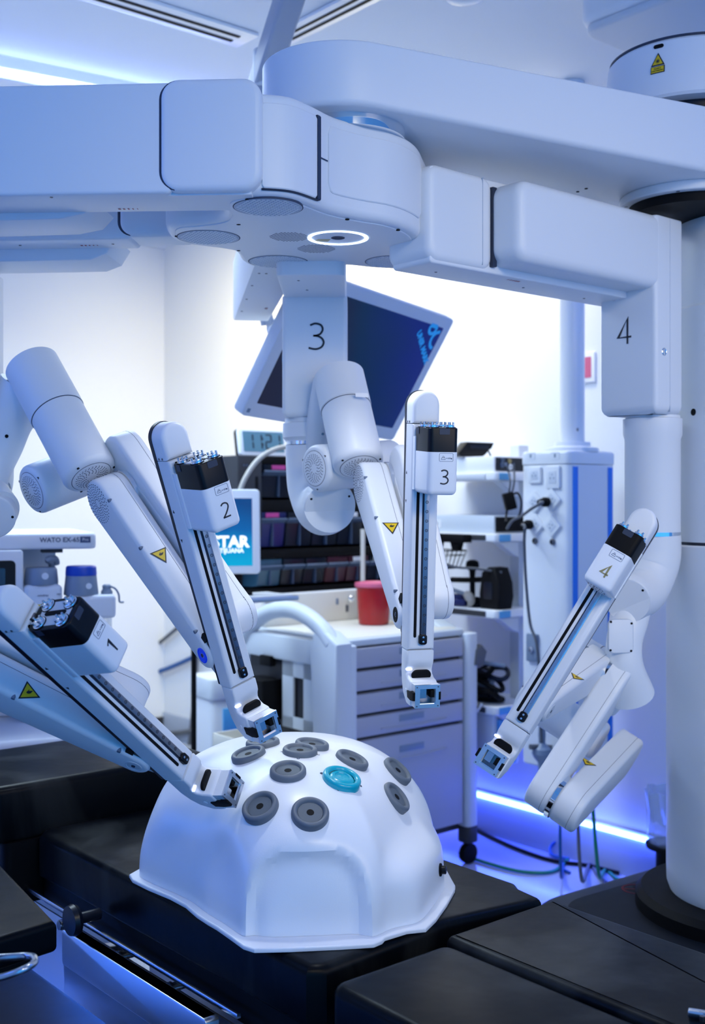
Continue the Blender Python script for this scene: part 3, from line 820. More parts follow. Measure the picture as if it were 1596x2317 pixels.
# ---------------- arm 4 (right)
A = arm_frames(4)
T = thing('robotic_arm', 'white robotic arm with a gold number 4 tilted in front of the wall socket tower', 'robotic arm', A.o, 'robotic arms of the surgical robot')
C4 = Fr((.719, 2.72, 0), D2, D1, UP)
ib = link_box(Fr(C4.o, D2, D1, UP), -.66, .06, .085, .20, 1.49+.487, 1.49+.688, .008, 'inner_beam', 'robot_white', T, .004)
link_box(C4, -.67, -.476, .078, .21, 1.49+.49, 1.49+.692, .03, 'link_cap', 'robot_white', T, .018)
for k in (-.58, -.30, -.08): screw(Fr(C4.p(k, .15, 1.49+.4865), D2, -D1, -UP), .003, ib)
tick_marks(Fr(C4.p(-.40, .11, 1.49+.4865), D2, -D1, -UP), ib)
tick_marks(Fr(C4.p(.0, .125, 1.49+.4865), D2, -D1, -UP), ib, 3)
MB().box(C4, -.4825, -.470, .075, .20, 1.49+.50, 1.49+.672, b=.002).build('beam_gap', 'seam', T)
MB().box(C4, -.512, -.511, .0770, .09, 1.49+.50, 1.49+.686).build('panel_seam', 'grille_shade', T)
link_box(C4, -.480, .06, .0006, .125, 1.49+.503, 1.49+.678, .034, 'slide_beam', 'robot_white', T, .022)
co = MB().prism(C4, rrect(.112, .166, .012, 5, .056, .083), 1.49+.204, 1.49+.676, .022, .004, 4).build('arm_column', 'robot_white', T)
MB().box(C4, .0555, .0561, -.0006, .01, 1.49+.21, 1.49+.672).build('panel_seam', 'grille_shade', co)
numeral('4', Fr(hit(1414, 750, C4.o, D2)-D2*.0004, -D1, UP, -D2), .062, 'ink', co, .075)
MB().lathe(Fr(hit(1503, 796, C4.o, D1)-D1*.0003, D2, UP, -D1), [(.0095, -.002), (.0095, .001), (.0078, .002), (.006, .001)], 24).build('column_button', 'chrome', co)
cc = V((.742, 2.84, 0)); fc = Fr(cc)
MB().lathe(fc, [(.066, 1.49+.206), (.066, 1.49+.2), (.0715, 1.49+.198), (.0715, 1.49+.160), (.0675, 1.49+.148), (.0675, 1.49-.08)], 56).build('collar_tube', 'robot_white', T)
MB().cyl(fc, .0665, 1.49-.090, 1.49-.079, n=48).build('chrome_ring', 'chrome', T)
el = [V((.742, 2.84, 1.49-.089)), V((.742, 2.84, 1.49-.14)), V((.728, 2.83, 1.49-.185)), V((.700, 2.79, 1.49-.225)), P(1420, 1356, 2.70)]
MB().tube(el, [.068, .068, .066, .060, .055], 40, 5).build('elbow', 'robot_white', T)
fe = axis_frame(P(1420, 1356, 2.70), V((-.36, -.83, -.30)))
ec = MB().cyl(fe, .055, -.03, .005, .004, 48).build('elbow_cover', 'robot_white', T)
for k in (.6, 2.7, 4.7): screw(fe.at(.046*cos(k), .046*sin(k), .005), .003, ec, 'matte_black')
screw(Fr(P(1526, 1240, 2.80), D1, UP, V((.95, -.3, 0))), .009, T, 'matte_black')
nk = MB().tube([P(1436, 1330, 2.78), P(1424, 1400, 2.74), P(1413, 1455, 2.72), P(1413, 1510, 2.72), P(1424, 1570, 2.75)], [.052, .046, .042, .046, .06], 32, 6).build('swan_neck', 'robot_white', T)
fpn = Fr(P(1406, 1440, 2.672), V((1, .08, 0)).normalized(), UP, V((.0, -1, 0)))
pl = MB().prism(fpn, rrect(.058, .078, .012, 5), -.012, .0, 0, .002).build('access_plate', 'robot_white', T)
MB().prism(fpn, rrect(.0592, .0792, .013, 5), -.012, -.0012).build('plate_seam', 'grille_shade', T)
for x, y in ((-.024, .034), (.025, .03), (-.025, -.032), (.024, -.034)): screw(fpn.at(x, y, 0), .0028, pl, 'matte_black')
S4 = A.S
sh0, sh1 = P(1408, 1562, 2.82), P(1408, 1562, 2.82)-S4*.16
drum(sh1+S4*.175, sh1+S4*.0, .070, T, 'shoulder_drum', False, .012, .6)
U4 = (-.07+.395*cos(radians(160)), .06+.395*sin(radians(160)))
L4 = (U4[0]+.30*cos(radians(280)), U4[1]+.30*sin(radians(280)))
E4 = (L4[0]+.36*cos(radians(155)), L4[1]+.36*sin(radians(155)))
la, lb = forearm(4, A, T, U4, L4, E4, 'robot_grey', .117, (.124, .190), .053)
drum(A.limb.p(*E4, .10), A.limb.p(*E4, -.14), .052, T, 'wrist_drum')
instrument_rail(4, A, T)
edge_sticker(A, la, PIVOT, .030, U4, .050, ((1293, 1522), (1323, 1539), (1298, 1536)))
ucl = [o for o in T.children if o.name.startswith('upper_link')][0]
edge_sticker(A, ucl, L4, .0526, E4, .061, ((1316, 1712), (1350, 1733), (1324, 1731)))

# ---------------- arm 2 (back left)
A = arm_frames(2)
T = thing('robotic_arm', 'white robotic arm numbered 2 leaning with its tip above the phantom top', 'robotic arm', A.o, 'robotic arms of the surgical robot')
F2 = Fr((-.36, 2.37, 0), V((-.998, .06, 0)), V((.06, .998, 0)), UP)
lb2 = link_box(F2, .10, .95, .006, .10, HB, HB+.185, .010, 'link_beam', 'robot_white', T, .006)
link_box(F2, -.03, .125, 0, .10, HB+.004, HB+.19, .03, 'link_cap', 'robot_white', T, .012)
link_box(F2, .0, .1285, .0035, .095, HB+.006, HB+.188, .030, 'cap_gap', 'seam', T, .004)
MB().cyl(Fr((-.325, 2.40, 0)), .062, HB+.02, HB+.17, .006, 40).build('swivel_barrel', 'robot_white', T)
s2 = MB().prism(Fr(F2.o, F2.ex, UP, F2.ey), [(.155, HB+.02), (.175, HB-.012), (.21, HB-.025), (.95, HB-.030), (.95, HB+.02)], .088, .22, .003).build('slide_beam', 'robot_white', T)
for k in (.10, .30): screw(Fr(F2.p(k+.05, .05, HB-.0005), F2.ex, F2.ey, -UP), .003, lb2)
tick_marks(Fr(F2.p(.185, .055, HB-.0005), F2.ex, F2.ey, -UP), lb2)
MB().box(Fr((-.797, 2.47, 0)), -.16, 0, 0, .16, 1.49+.19, 1.49+.505, r=.010, b=.004).build('arm_column', 'robot_white', T)
MB().tube([V((-.83, 2.55, 1.49+.19)), V((-.83, 2.55, 1.49+.05)), P(-50, 1120, 2.52), P(-12, 1165, 2.47)], [.075, .075, .068, .058], 36, 5).build('elbow', 'robot_white', T)
fe = axis_frame(P(-18, 1168, 2.46), V((.15, -.92, -.35)))
ec = MB().cyl(fe, .050, -.03, .005, .004, 48).build('elbow_cover', 'robot_white', T)
screw(fe.at(.043, 0, .005), .003, ec, 'matte_black')
MB().tube([P(62, 880, 2.54), P(26, 945, 2.545), P(10, 1010, 2.54), P(-14, 1080, 2.52), P(-26, 1150, 2.50)], [.064, .052, .040, .033, .040], 32, 6).build('swan_neck', 'robot_white', T)
screw(Fr(P(15, 987, 2.50), V((1, 0, 0)), UP, V((0, -1, 0))), .004, T, 'matte_black')
top2, bot2 = P(82, 846, 2.50), P(207, 1078, 2.38)
dr = drum(top2, bot2, .0575, T, 'upper_drum', True, .014, .40)
MB().tube([top2+(top2-bot2)*.08, top2.lerp(bot2, .40)], .0595, 48, 1).build('drum_sleeve', 'robot_white', T)
drum(P(250, 1042, 2.64), P(72, 1110, 2.50), .0555, T, 'wrist_drum')
U2 = (-.332, .357); Lb2 = (-.085, .105); E2 = A.nu(262, 1042, .068)
la, lb = forearm(2, A, T, U2, Lb2, E2, 'pivot_lit_blue')
instrument_rail(2, A, T)
edge_sticker(A, la, PIVOT, .030, U2, .050, ((339, 1253), (375, 1238), (377, 1274)))
ft = Fr(A.limb.p(U2[0]+.04, U2[1]+.0335, .0), A.S, (A.U*.35+A.N*-.9).normalized(), (A.N*.65+A.U*.76).normalized())

# ---------------- arm 1 (front left)
A = arm_frames(1)
T = thing('robotic_arm', 'white robotic arm numbered 1 reaching low in front of the phantom', 'robotic arm', A.o, 'robotic arms of the surgical robot')
F1 = Fr((-.160, 2.012, 0), V((-.998, .055, 0)), V((.055, .998, 0)), UP)
lk = link_box(F1, .160, 1.1, .005, .135, HB, HB+.196, .010, 'link_beam', 'robot_white', T, .006)
link_box(F1, .0, .181, 0, .13, HB+.002, HB+.201, .034, 'link_cap', 'robot_white', T, .012)
link_box(F1, .02, .183, .0035, .12, HB+.004, HB+.199, .034, 'cap_gap', 'seam', T, .004)
MB().box(F1, .02, .17, .02, .128, HB-.0005, HB+.03).build('link_cap_base', 'robot_white', T)
MB().prism(Fr(F1.o, F1.ex, UP, F1.ey), [(.33, HB+.02), (.352, HB-.003), (.40, HB-.012), (1.1, HB-.024), (1.1, HB+.02)], .128, .26, .003).build('slide_beam', 'robot_white', T)
screw(Fr(F1.p(.38, .02, HB-.0005), F1.ex, F1.ey, -UP), .003, lk)
tick_marks(Fr(F1.p(.245, .105, HB-.0005), F1.ex, F1.ey, -UP), lk)
MB().box(Fr((-1.02, 2.10, 0)), -.08, .08, -.08, .08, 1.49+.15, 1.49+.56, r=.012, b=.006).build('arm_column', 'robot_white', T)
U1 = (-.07+.395*cos(radians(122)), .06+.395*sin(radians(122)))
pU1 = A.limb.p(*U1, .20)
MB().tube([V((-1.02, 2.1, 1.49+.16)), V((-1.02, 2.1, 1.49-.05)), V((-.98, 2.06, 1.3)), pU1], [.075, .075, .066, .05], 32, 5).build('elbow', 'robot_white', T)
la, lb = forearm(1, A, T, U1, (-.082, .139), None, 'robot_grey')
instrument_rail(1, A, T)
edge_sticker(A, la, PIVOT, .030, U1, .050, ((41, 1581), (91, 1579), (61, 1541)))

# ================================================================== operating table
TZ = .71
TO = V((-.043, 1.92, 0))
FT = Fr(TO, D1, D2, UP)                        # x towards the head end, y across the table
table = thing('operating_table', 'black padded operating table with steel side rails under the white phantom', 'operating table', TO+D1*.5+D2*.28)
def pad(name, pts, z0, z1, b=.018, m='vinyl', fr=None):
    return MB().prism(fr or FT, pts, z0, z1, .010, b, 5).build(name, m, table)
def rr2(x0, x1, y0, y1, r): return rrect(x1-x0, y1-y0, r, 6, (x0+x1)/2, (y0+y1)/2)
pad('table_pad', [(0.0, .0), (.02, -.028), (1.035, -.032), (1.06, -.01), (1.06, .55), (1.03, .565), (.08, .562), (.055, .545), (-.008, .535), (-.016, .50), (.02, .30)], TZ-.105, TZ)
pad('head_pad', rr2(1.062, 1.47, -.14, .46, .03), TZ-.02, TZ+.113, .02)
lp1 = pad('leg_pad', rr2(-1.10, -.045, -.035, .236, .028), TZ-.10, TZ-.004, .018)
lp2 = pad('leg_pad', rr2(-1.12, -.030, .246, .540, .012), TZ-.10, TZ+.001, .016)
MB().prism(FT, rr2(.01, 1.05, -.020, .55, .02), TZ-.165, TZ-.104).build('table_top_plate', 'matte_black', table)
MB().prism(FT, rr2(1.053, 1.43, -.11, .45, .02), TZ-.165, TZ-.019).build('head_plate', 'matte_black', table)
for y0, y1 in ((.0, .21), (.27, .51)):
    MB().prism(FT, rr2(-1.05, -.06, y0, y1, .02), TZ-.125, TZ-.101).build('leg_plate', 'dark_steel', table)
MB().prism(FT, rr2(-.12, .1, .06, .48, .01), TZ-.17, TZ-.126).build('leg_joint', 'dark_steel', table)
MB().prism(FT, rr2(1.0, 1.12, .06, .40, .01), TZ-.135, TZ-.03).build('head_joint', 'dark_steel', table)
MB().prism(FT, rr2(.25, .75, .08, .46, .04), .16, TZ-.13, .01).build('pedestal', 'aluminium', table)
MB().prism(FT, rr2(-.25, 1.15, -.02, .54, .08), .0, .16, .0, .03).build('table_base', 'navy', table)
# side rail and steel panels on the near side, read from the picture on vertical planes
RO = FT.p(0, -.055, 0)
def onrail(px, py, off=0.): return hit(px, py, RO-D2*off, D2)
ra, rb = onrail(60, 2004), onrail(505, 2284)
rz = (ra.z+rb.z)/2
ra.z = rb.z = rz
FR2 = Fr(V((RO.x, RO.y, 0)), D1, D2, UP)
xs = lambda p: (p-RO).dot(D1)
MB().box(FR2, xs(rb)-.05, xs(ra)+.1, -.004, .004, rz-.0045, rz+.0045, b=.0012).build('side_rail', 'steel', table)
for px, py in ((165, 2045), (285, 2166), (400, 2243)):
    q = onrail(px, py, -.02); x = xs(q)
    f = Fr(FR2.p(x, 0, rz-.028), D2, UP, D1)
    MB().lathe(Fr(FR2.p(x, -.014, rz-.03), D1, UP, D2), [(.010, 0), (.012, .002), (.012, .01), (.009, .011), (.009, .016), (.012, .017), (.012, .022), (.009, .024), (.009, .075)], 20).build('rail_spacer', 'steel', table)
kb = MB().lathe(Fr(onrail(166, 2082, .05), D1, UP, D2), [(.002, -.012), (.030, -.010), (.033, 0), (.030, .008), (.012, .012), (.012, .06)], 32).build('clamp_knob', 'navy', table)
pl = [onrail(x, y, -.03) for x, y in ((-60, 2070), (560, 2400), (300, 2400), (130, 2215), (60, 2170), (-60, 2090))]
FPn = Fr(RO+D2*.03, D1, UP, D2)
MB().box(FPn, xs(rb)-.3, xs(ra)+.25, .20, rz-.045, 0, .004).build('side_panel', 'aluminium', table)
u0 = onrail(143, 2105, .03); u1 = onrail(455, 2296, .03); uz = (u0.z+u1.z)/2
FS = Fr(RO-D2*.03, D1, UP, D2)
xa, xb = xs(u1)-.02, xs(u0)
st = MB().prism(FS, rrect(xb-xa, .075, .008, 4, (xa+xb)/2, uz-.037), -.003, .026, .0015).build('side_tray_rim', 'aluminium', table)
MB().prism(FS, [(xa, uz-.06), (xb, uz-.06), (xb-.015, uz-.25), (xb-.10, uz-.31), (xa, uz-.31)], .0005, .004).build('side_tray_plate', 'aluminium', table)
MB().box(FS, xa+.01, xb-.004, uz-.002, uz+.0005, -.001, .024).build('tray_top', 'matte_black', st)

ab_t = onz(0, 1950, .80)
ab = thing('arm_board', 'black padded arm board at the lower left corner in front of the table', 'arm board', P(20, 2090, 1.66))
fr = Fr(onz(128, 2083, .775), (onz(0, 1950, .775)-onz(128, 2083, .775)).normalized(), (onz(0, 2122, .775)-onz(128, 2083, .775)).normalized(), UP)
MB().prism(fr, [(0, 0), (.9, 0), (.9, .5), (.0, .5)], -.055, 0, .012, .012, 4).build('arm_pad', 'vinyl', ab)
MB().prism(fr, [(.03, .04), (.8, .04), (.8, .5), (.03, .5)], -.075, -.054).build('pad_plate', 'matte_black', ab)
rod = [P(-60, 2222, 1.62), P(5, 2211, 1.62), P(50, 2195, 1.62), P(76, 2180, 1.64), P(78, 2167, 1.66), P(60, 2163, 1.68), P(10, 2166, 1.68), P(-50, 2170, 1.68)]
MB().tube(rod, .0052, 12, 5).build('bent_rod', 'steel', ab)
MB().cyl(Fr(P(-40, 2190, 1.66)), .014, -.03, .09, n=20).build('clamp_post', 'matte_black', ab)

fl2 = thing('foot_step', 'dark blue steel floor plate at the lower left below the table', 'floor plate', onz(120, 2290, .22))
sq = onrail(130, 2222, .06)
fr = Fr(sq, D1, D2, UP)
MB().box(fr, -1.0, .35, -.9, -.01, -.05, 0, r=.02, b=.006).build('step_plate', 'navy', fl2)
MB().box(fr, -.9, .25, -.8, -.15, -sq.z+.002, -.05).build('step_base', 'matte_black', fl2)

hl = thing('chrome_clip', 'small chrome clip at the lower right corner on the black leg pad', 'clip', onz(1585, 2300, .712))
MB().box(Fr(onz(1582, 2304, .712), V((.9, -.35, 0)).normalized(), V((.35, .9, 0)).normalized(), UP), -.016, .04, -.007, .007, 0, .012, r=.003, b=.003).build('clip_body', 'chrome', hl)
MB().cyl(Fr(onz(1590, 2308, .725)), .004, -.002, .006, n=12).build('clip_screw', 'dark_steel', hl)

# ================================================================== phantom torso
foot_px = [(45, 690), (60, 713), (130, 748), (230, 790), (300, 828), (350, 872), (400, 905), (440, 928), (500, 970), (560, 1014), (610, 1030), (780, 1026), (1000, 1016),
           (1150, 1006), (1188, 990), (1200, 976), (1300, 945), (1385, 936), (1430, 892), (1480, 822), (1516, 757), (1518, 740)]
q5 = lambda x, y: (270+x/1.995, 1640+y/1.995)
foot = [onz(*q5(*p), TZ+.001).xy for p in foot_px]
PC = V((-.125, 2.345, 0))
# far side: mirror of the near one through the table's long direction
back = []
mid = (foot[0]+foot[-1])/2
far = [mid+D2.xy*.0]
c0, c1 = foot[0], foot[-1]
for k, (a_, b_) in enumerate(((.96, .10), (.90, .28), (.72, .36), (.5, .385), (.28, .36), (.10, .28), (.03, .10))):
    back.append(c0*a_+c1*(1-a_)+V((.11, .995))*.0+((V((-(c0-c1).y, (c0-c1).x)).normalized())*-1.0)*b_)
sgn = 1 if (back[3]-PC.xy).dot(foot[10]-PC.xy) < 0 else -1
if sgn < 0:
    back = [c0*a_+c1*(1-a_)+V((-(c0-c1).y, (c0-c1).x)).normalized()*b_ for a_, b_ in ((.96, .10), (.90, .28), (.72, .36), (.5, .385), (.28, .36), (.10, .28), (.03, .10))]
outline = [tuple(p) for p in foot]+[tuple(p) for p in back[::-1]]
phantom = thing('torso_phantom', 'white plastic abdomen phantom dome with grey rubber ports on the operating table', 'training phantom', (PC.x, PC.y, TZ))
flange = MB().prism(WORLD, outline, TZ+.0005, TZ+.0085, .001, .003, 3).build('flange', 'phantom', phantom)
# polar shell
ol = inset(ccw(outline), .016)
def rad_at(th):
    d = V((cos(th), sin(th))); best = 0
    for i in range(len(ol)):
        a, b = V(ol[i])-PC.xy, V(ol[(i+1) % len(ol)])-PC.xy; e = b-a
        den = d.x*e.y-d.y*e.x
        if abs(den) < 1e-9: continue
        t = (a.x*e.y-a.y*e.x)/den; u = (a.x*d.y-a.y*d.x)/den
        if t > 0 and -1e-6 <= u <= 1+1e-6: best = max(best, t)
    return best
NT = 256
R0 = [rad_at(2*pi*k/NT) for k in range(NT)]
def blur(r, w, it):
    for _ in range(it): r = [(r[k-w]+r[k]+r[(k+w) % len(r)])/3 for k in range(len(r))]
    return r
Rlow = blur(R0, 1, 3); Rhigh = blur(R0, 3, 14)
HD = .280
zs = [0, .004, .010]+[.018+.012*k for k in range(14)]+[.19, .20, .21, .22, .23, .238, .246, .253, .259, .264, .268, .2715, .2745, .277, .2788, .2797]
def sst(a, b, x):
    t = max(0, min(1, (x-a)/(b-a))); return t*t*(3-2*t)
b = MB(); rings = []
RT = math.atan2((V(foot[-2])-PC.xy).y, (V(foot[-2])-PC.xy).x)
blk_dir = V((.955, -.30)).normalized()
for zz in zs:
    pts = []
    for k in range(NT):
        th = 2*pi*k/NT; d = V((cos(th), sin(th)))
        m = sst(.02, .17, zz)
        rb_ = Rlow[k]*(1-m)+Rhigh[k]*m*.985
        # the shoulder block on the right is only part height
        along = d.dot(blk_dir)
        pe = 3.4-.7*sst(-.1, 1., along); qe = 2.4-.3*sst(-.1, 1., along)
        f = (1-min(1, zz/HD)**pe)**(1/qe)
        rm = min(rb_, .262/along) if along > .3 else rb_
        dome = rm*f
        blk = 0
        if along > .3 and zz < .122:
            fb = (1-(zz/.122)**9)**(1/3.)
            blk = (rb_*.985-.16*zz*.158)*(.55+.45*fb)
        q = .006
        h = max(q-abs(dome-blk), 0)/q if blk else 0
        r = max(dome, blk)+h*h*q*.25
        p = PC.xy+d*r
        # arched recess on the face towards the viewer
        fx_, fz = (p.x+.078)/.112, zz/.150
        if d.y < -.3:
            e = (fx_*fx_)**1.7+max(0, fz)**3.2
            r -= .034*(1-sst(.70, 1.0, e))*sst(.0, .25, -d.y-.3)*(1-.25*fz)
            # hollow between the recess and the left shoulder
            p = PC.xy+d*r
            g = math.exp(-((p.x+.245)/.045)**2)*math.exp(-((zz-.10)/.07)**2)
            r -= .016*g
            p = PC.xy+d*r
        pts.append((p.x, p.y, TZ+.007+zz))
    rings.append(b.ring(pts))
for a_, c_ in zip(rings, rings[1:]): b.bridge(a_, c_)
top = b.ring([(PC.x, PC.y, TZ+.007+.280)])[0]
for k in range(NT): b.face((rings[-1][k], rings[-1][(k+1) % NT], top))
shell = b.build('shell', 'phantom', phantom, angle=60)
sm = shell.modifiers.new('smooth', 'SMOOTH'); sm.factor = .5; sm.iterations = 6
dg = bpy.context.evaluated_depsgraph_get()
bm = bmesh.new(); bm.from_object(shell, dg); bmesh.ops.translate(bm, verts=bm.verts, vec=V(phantom.location)); BV = BVHTree.FromBMesh(bm); bm.free()
def on_shell(px, py):
    o = V((0, 0, CAMZ)); d = ray(px, py).normalized()
    for dx in range(0, 40, 2):
        h = BV.ray_cast(o, ray(px, py+dx).normalized())
        if h[0]: return h[0], h[1] if h[1].dot(d) < 0 else -h[1]
def gasket(px, py, teal=False, R=.0345, back=0.):
    p, n = on_shell(px, py)
    n = (n+UP*.15).normalized()
    fr = axis_frame(p+n*.0012-(n*back), n)
    pr = [(R, -.008), (R, .0015)]+[(R*.84+R*.16*cos(q), .0022+.0066*sin(q)) for q in [pi*k/10 for k in range(1, 10)]]+[(R*.67, .0030)]
    g = MB().lathe(fr, pr, 48, True, False).build('port_gasket', 'teal' if teal else 'gasket', phantom)
    if teal:
        MB().lathe(fr, [(R*.67, .001), (R*.55, .0052), (R*.40, .0060), (R*.36, .0040), (R*.2, .0035), (.001, .0035)], 48).build('gel_disc', 'teal', g)
    else:
        MB().lathe(fr, [(R*.67, .001), (R*.66, .0034), (R*.18, .0034), (R*.16, .0028)], 40).build('membrane', 'gasket_inner', g)
        MB().cyl(fr, R*.20, .0, .0037, n=20).build('port_hole', 'matte_black', g)
    return g
for px, py in ((706, 1688), (563, 1710), (679, 1702), (796, 1722), (652, 1748), (590, 1828), (702, 1842), (895, 1806), (898, 1746), (595, 1684)):
    gasket(px, py)
gasket(773, 1764, True, .0375)
for px, py in ((728, 1750), (779, 1741), (816, 1778), (766, 1787)):
    p, n = on_shell(px, py); MB().cyl(axis_frame(p, n), .0032, -.002, .0006, n=16).build('screw_hole', 'hole', phantom)
for px, py in ((637, 1701), (721, 1708), (675, 1717)):
    p, n = on_shell(px, py); screw(axis_frame(p, n), .0030, phantom, 'steel')
p, n = on_shell(996, 1968)
f = axis_frame(p, n)
MB().cyl(f, .0125, -.003, .003, .001, 24).build('socket', 'matte_black', phantom)
MB().cyl(f, .008, .002, .012, .001, 20).build('socket_plug', 'black', phantom)

# ================================================================== drawer cart with bin rack
KC = V((-.013, 4.30, 0)); KW, KD = .623, .60
FK = Fr(KC, D2, D1, UP)                        # x along the drawer fronts, y to the back
ct = thing('drawer_cart', 'pale grey medical cart with five drawers and an arched push handle', 'cart', KC+D2*.3+D1*.3)
MB().box(FK, .02, KW-.02, .02, KD-.02, .14, .935, b=.006).build('body', 'cart_dark', ct)
MB().prism(FK, rrect(KW+.01, KD, .03, 5, KW/2, KD/2), .935, .962, .006).build('top', 'cart_white', ct)
MB().prism(FK, rrect(KW-.03, KD-.05, .03, 5, KW/2, KD/2), .9615, .9645, 0, .001).build('worktop_mat', 'cream', ct)
zl = [.932, .845, .759, .671, .583, .165]
for k in range(5):
    dr_ = MB().box(FK, .022, KW-.03, -.012, .03, zl[k+1]+.010, zl[k]-.004, b=.003).build('drawer', 'cart_grey', ct)
    zc = zl[k]-(.028 if k < 4 else .06)
    MB().box(FK, .245, .375, -.0145, -.011, zc-.013, zc+.013, r=.004, b=.001).build('label_window', 'vapor_grey', dr_)
    sw = MB().prism(Fr(FK.o, FK.ex, UP, FK.ey), [(.15, zc-.030), (.33, zc-.042), (.50, zc-.033), (.50, zc-.028), (.33, zc-.036), (.15, zc-.026)], -.018, -.011)
    sw.build('finger_grip', 'cart_grey', dr_)
for x, y in ((-.012, 0.0), (KW+.012, .0), (-.012, KD), (KW+.012, KD)):
    f = FK.at(x, y)
    MB().prism(f, rrect(.066, .066, .022, 5), .155, .945, .006).build('corner_post', 'cart_white', ct)
    MB().prism(f, rrect(.070, .070, .024, 5), .09, .156, .006).build('corner_bumper', 'cart_dark', ct)
    cs = MB().cyl(f, .018, .055, .092, n=16).build('caster', 'matte_black', ct)
    MB().cyl(Fr(f.p(0, -.012, .042), D2, UP, D1), .042, -.006, .026, .006, 24).build('caster_wheel', 'matte_black', cs)
# left side shell: panel, arched handle, folder brackets
FKs = Fr(KC-D2*.04, D1, UP, -D2)               # x to the back, y up, z outwards
arch = catmull([(.0, .93), (.03, 1.005), (.14, 1.065), (.27, 1.085), (.42, 1.06), (.55, 1.0), (.60, .93)], 4, False)
inn = catmull([(.50, .985), (.40, 1.018), (.27, 1.035), (.17, 1.02), (.085, .985)], 4, False)
hb = MB()
oa = [FKs.p(x, y, .0) for x, y in arch]
hb.tube([FKs.p(x, y, .02) for x, y in [(.02, .95), (.08, .998), (.17, 1.040), (.28, 1.060), (.41, 1.045), (.53, .99), (.59, .92)]], .033, 16, 4)
hb.build('push_handle', 'cart_white', ct)
MB().box(FKs, -.02, .62, .86, .955, -.02, .035, b=.012).build('side_rail_panel', 'cart_white', ct)
MB().prism(Fr(FKs.o, FKs.ex, FKs.ey, FKs.ez), [(-.035, .60), (.11, .60), (.13, .93), (.10, 1.005), (.03, .995), (-.035, .955)], -.03, .05, .014).build('side_fairing', 'cart_white', ct)
MB().box(FKs, -.035, .10, .15, .598, -.03, .045, r=.01, b=.012).build('lower_fairing', 'cart_white', ct)
MB().box(FKs, .02, .58, .17, .87, -.03, .004).build('side_recess', 'cart_dark', ct)
br = MB()
for (x0, x1, y0, y1) in ((.13, .20, .60, .86), (.265, .335, .60, .86), (.13, .335, .80, .86), (.13, .335, .60, .645)):
    br.box(FKs, x0, x1, y0, y1, .012, .022, b=.001)
br.build('holder_bracket', 'cart_white', ct)
tr = MB().box(FKs, .04, .50, .515, .523, .01, .24, b=.002)
for (x0, x1, z0, z1) in ((.04, .50, .232, .24), (.04, .048, .01, .24), (.492, .50, .01, .24)): tr.box(FKs, x0, x1, .515, .575, z0, z1, b=.002)
tr.build('side_tray', 'cream', ct)
MB().box(FKs, .36, .50, .62, .78, .005, .10, b=.004).build('black_pocket', 'matte_black', ct)
for y0, m_ in ((.42, 'cart_dark'), (.30, 'cart_dark'), (.22, 'vapor_grey')):
    MB().box(FKs, .08, .50, y0, y0+.07, .005, .07, b=.006).build('lower_pocket', m_, ct)
MB().box(FKs, .38, .45, .83, .87, .02, .05, b=.003).build('dark_latch', 'matte_black', ct)
# raised right edge of the cart top
MB().prism(Fr(FK.o, FK.ey, UP, FK.ex), [(.05, .95), (.30, .95), (.60, .95), (.60, 1.05), (.40, 1.05), (.15, .985)], KW-.05, KW+.03, .008).build('edge_guard', 'cart_white', ct)
MB().cyl(Fr(FK.p(KW+.05, -.01, .0), D2, D1, UP), .024, .80, .86, .004, 20).build('lock_barrel', 'dark_steel', ct)
MB().prism(Fr(FK.p(KW+.045, -.03, .845), D2, UP, D1), [(-.03, -.03), (.02, -.04), (.04, .02), (.01, .05), (-.02, .03)], -.01, .02, .003).build('rubber_catch', 'cable_grey', ct)

bs = thing('backsplash_panel', 'cream panel with small knob standing behind the red sharps bucket', 'panel', FK.p(.31, .585, .965))
MB().box(FK, -.0, KW-.06, .548, .562, .9655, 1.092, b=.003).build('panel', 'cream', bs)
MB().lathe(Fr(FK.p(.455, .547, 1.058), D2, UP, -D1), [(.009, 0), (.009, .006), (.015, .008), (.016, .02), (.010, .026)], 20).build('knob', 'chrome', bs)
MB().box(FK, .385, .397, 0.5450, 0.5490, 1.035, 1.062, b=.001).build('small_label', 'vapor_grey', bs)
MB().box(FK, .44, .452, 0.5430, 0.5490, 1.0, 1.03, b=.001).build('hook', 'dark_steel', bs)
MB().box(FK, .0, .10, 0.5465, 0.5485, 1.03, 1.085).build('notice', 'cap_white', bs)
text('Equipment', Fr(FK.p(.008, .546, 1.066), D2, UP, -D1), .016, 'cart_dark', 'notice_text', bs, 'LEFT')
text('Sala 2', Fr(FK.p(.008, .546, 1.044), D2, UP, -D1), .014, 'cart_dark', 'notice_text', bs, 'LEFT')

# red sharps bucket
rp = P(846, 1400, 4.84); rp.z = .9655
rb_ = thing('sharps_bucket', 'round red plastic bucket with a pink lid on the cart top', 'bucket', rp)
MB().lathe(Fr(rp), [(.060, 0), (.064, .004), (.0735, .15), (.076, .152), (.076, .158), (.073, .16)], 48).build('bucket', 'red_plastic', rb_)
MB().lathe(Fr(rp), [(.080, .158), (.081, .166), (.079, .174), (.060, .178), (.055, .172), (.02, .172)], 48).build('lid', 'pink', rb_)

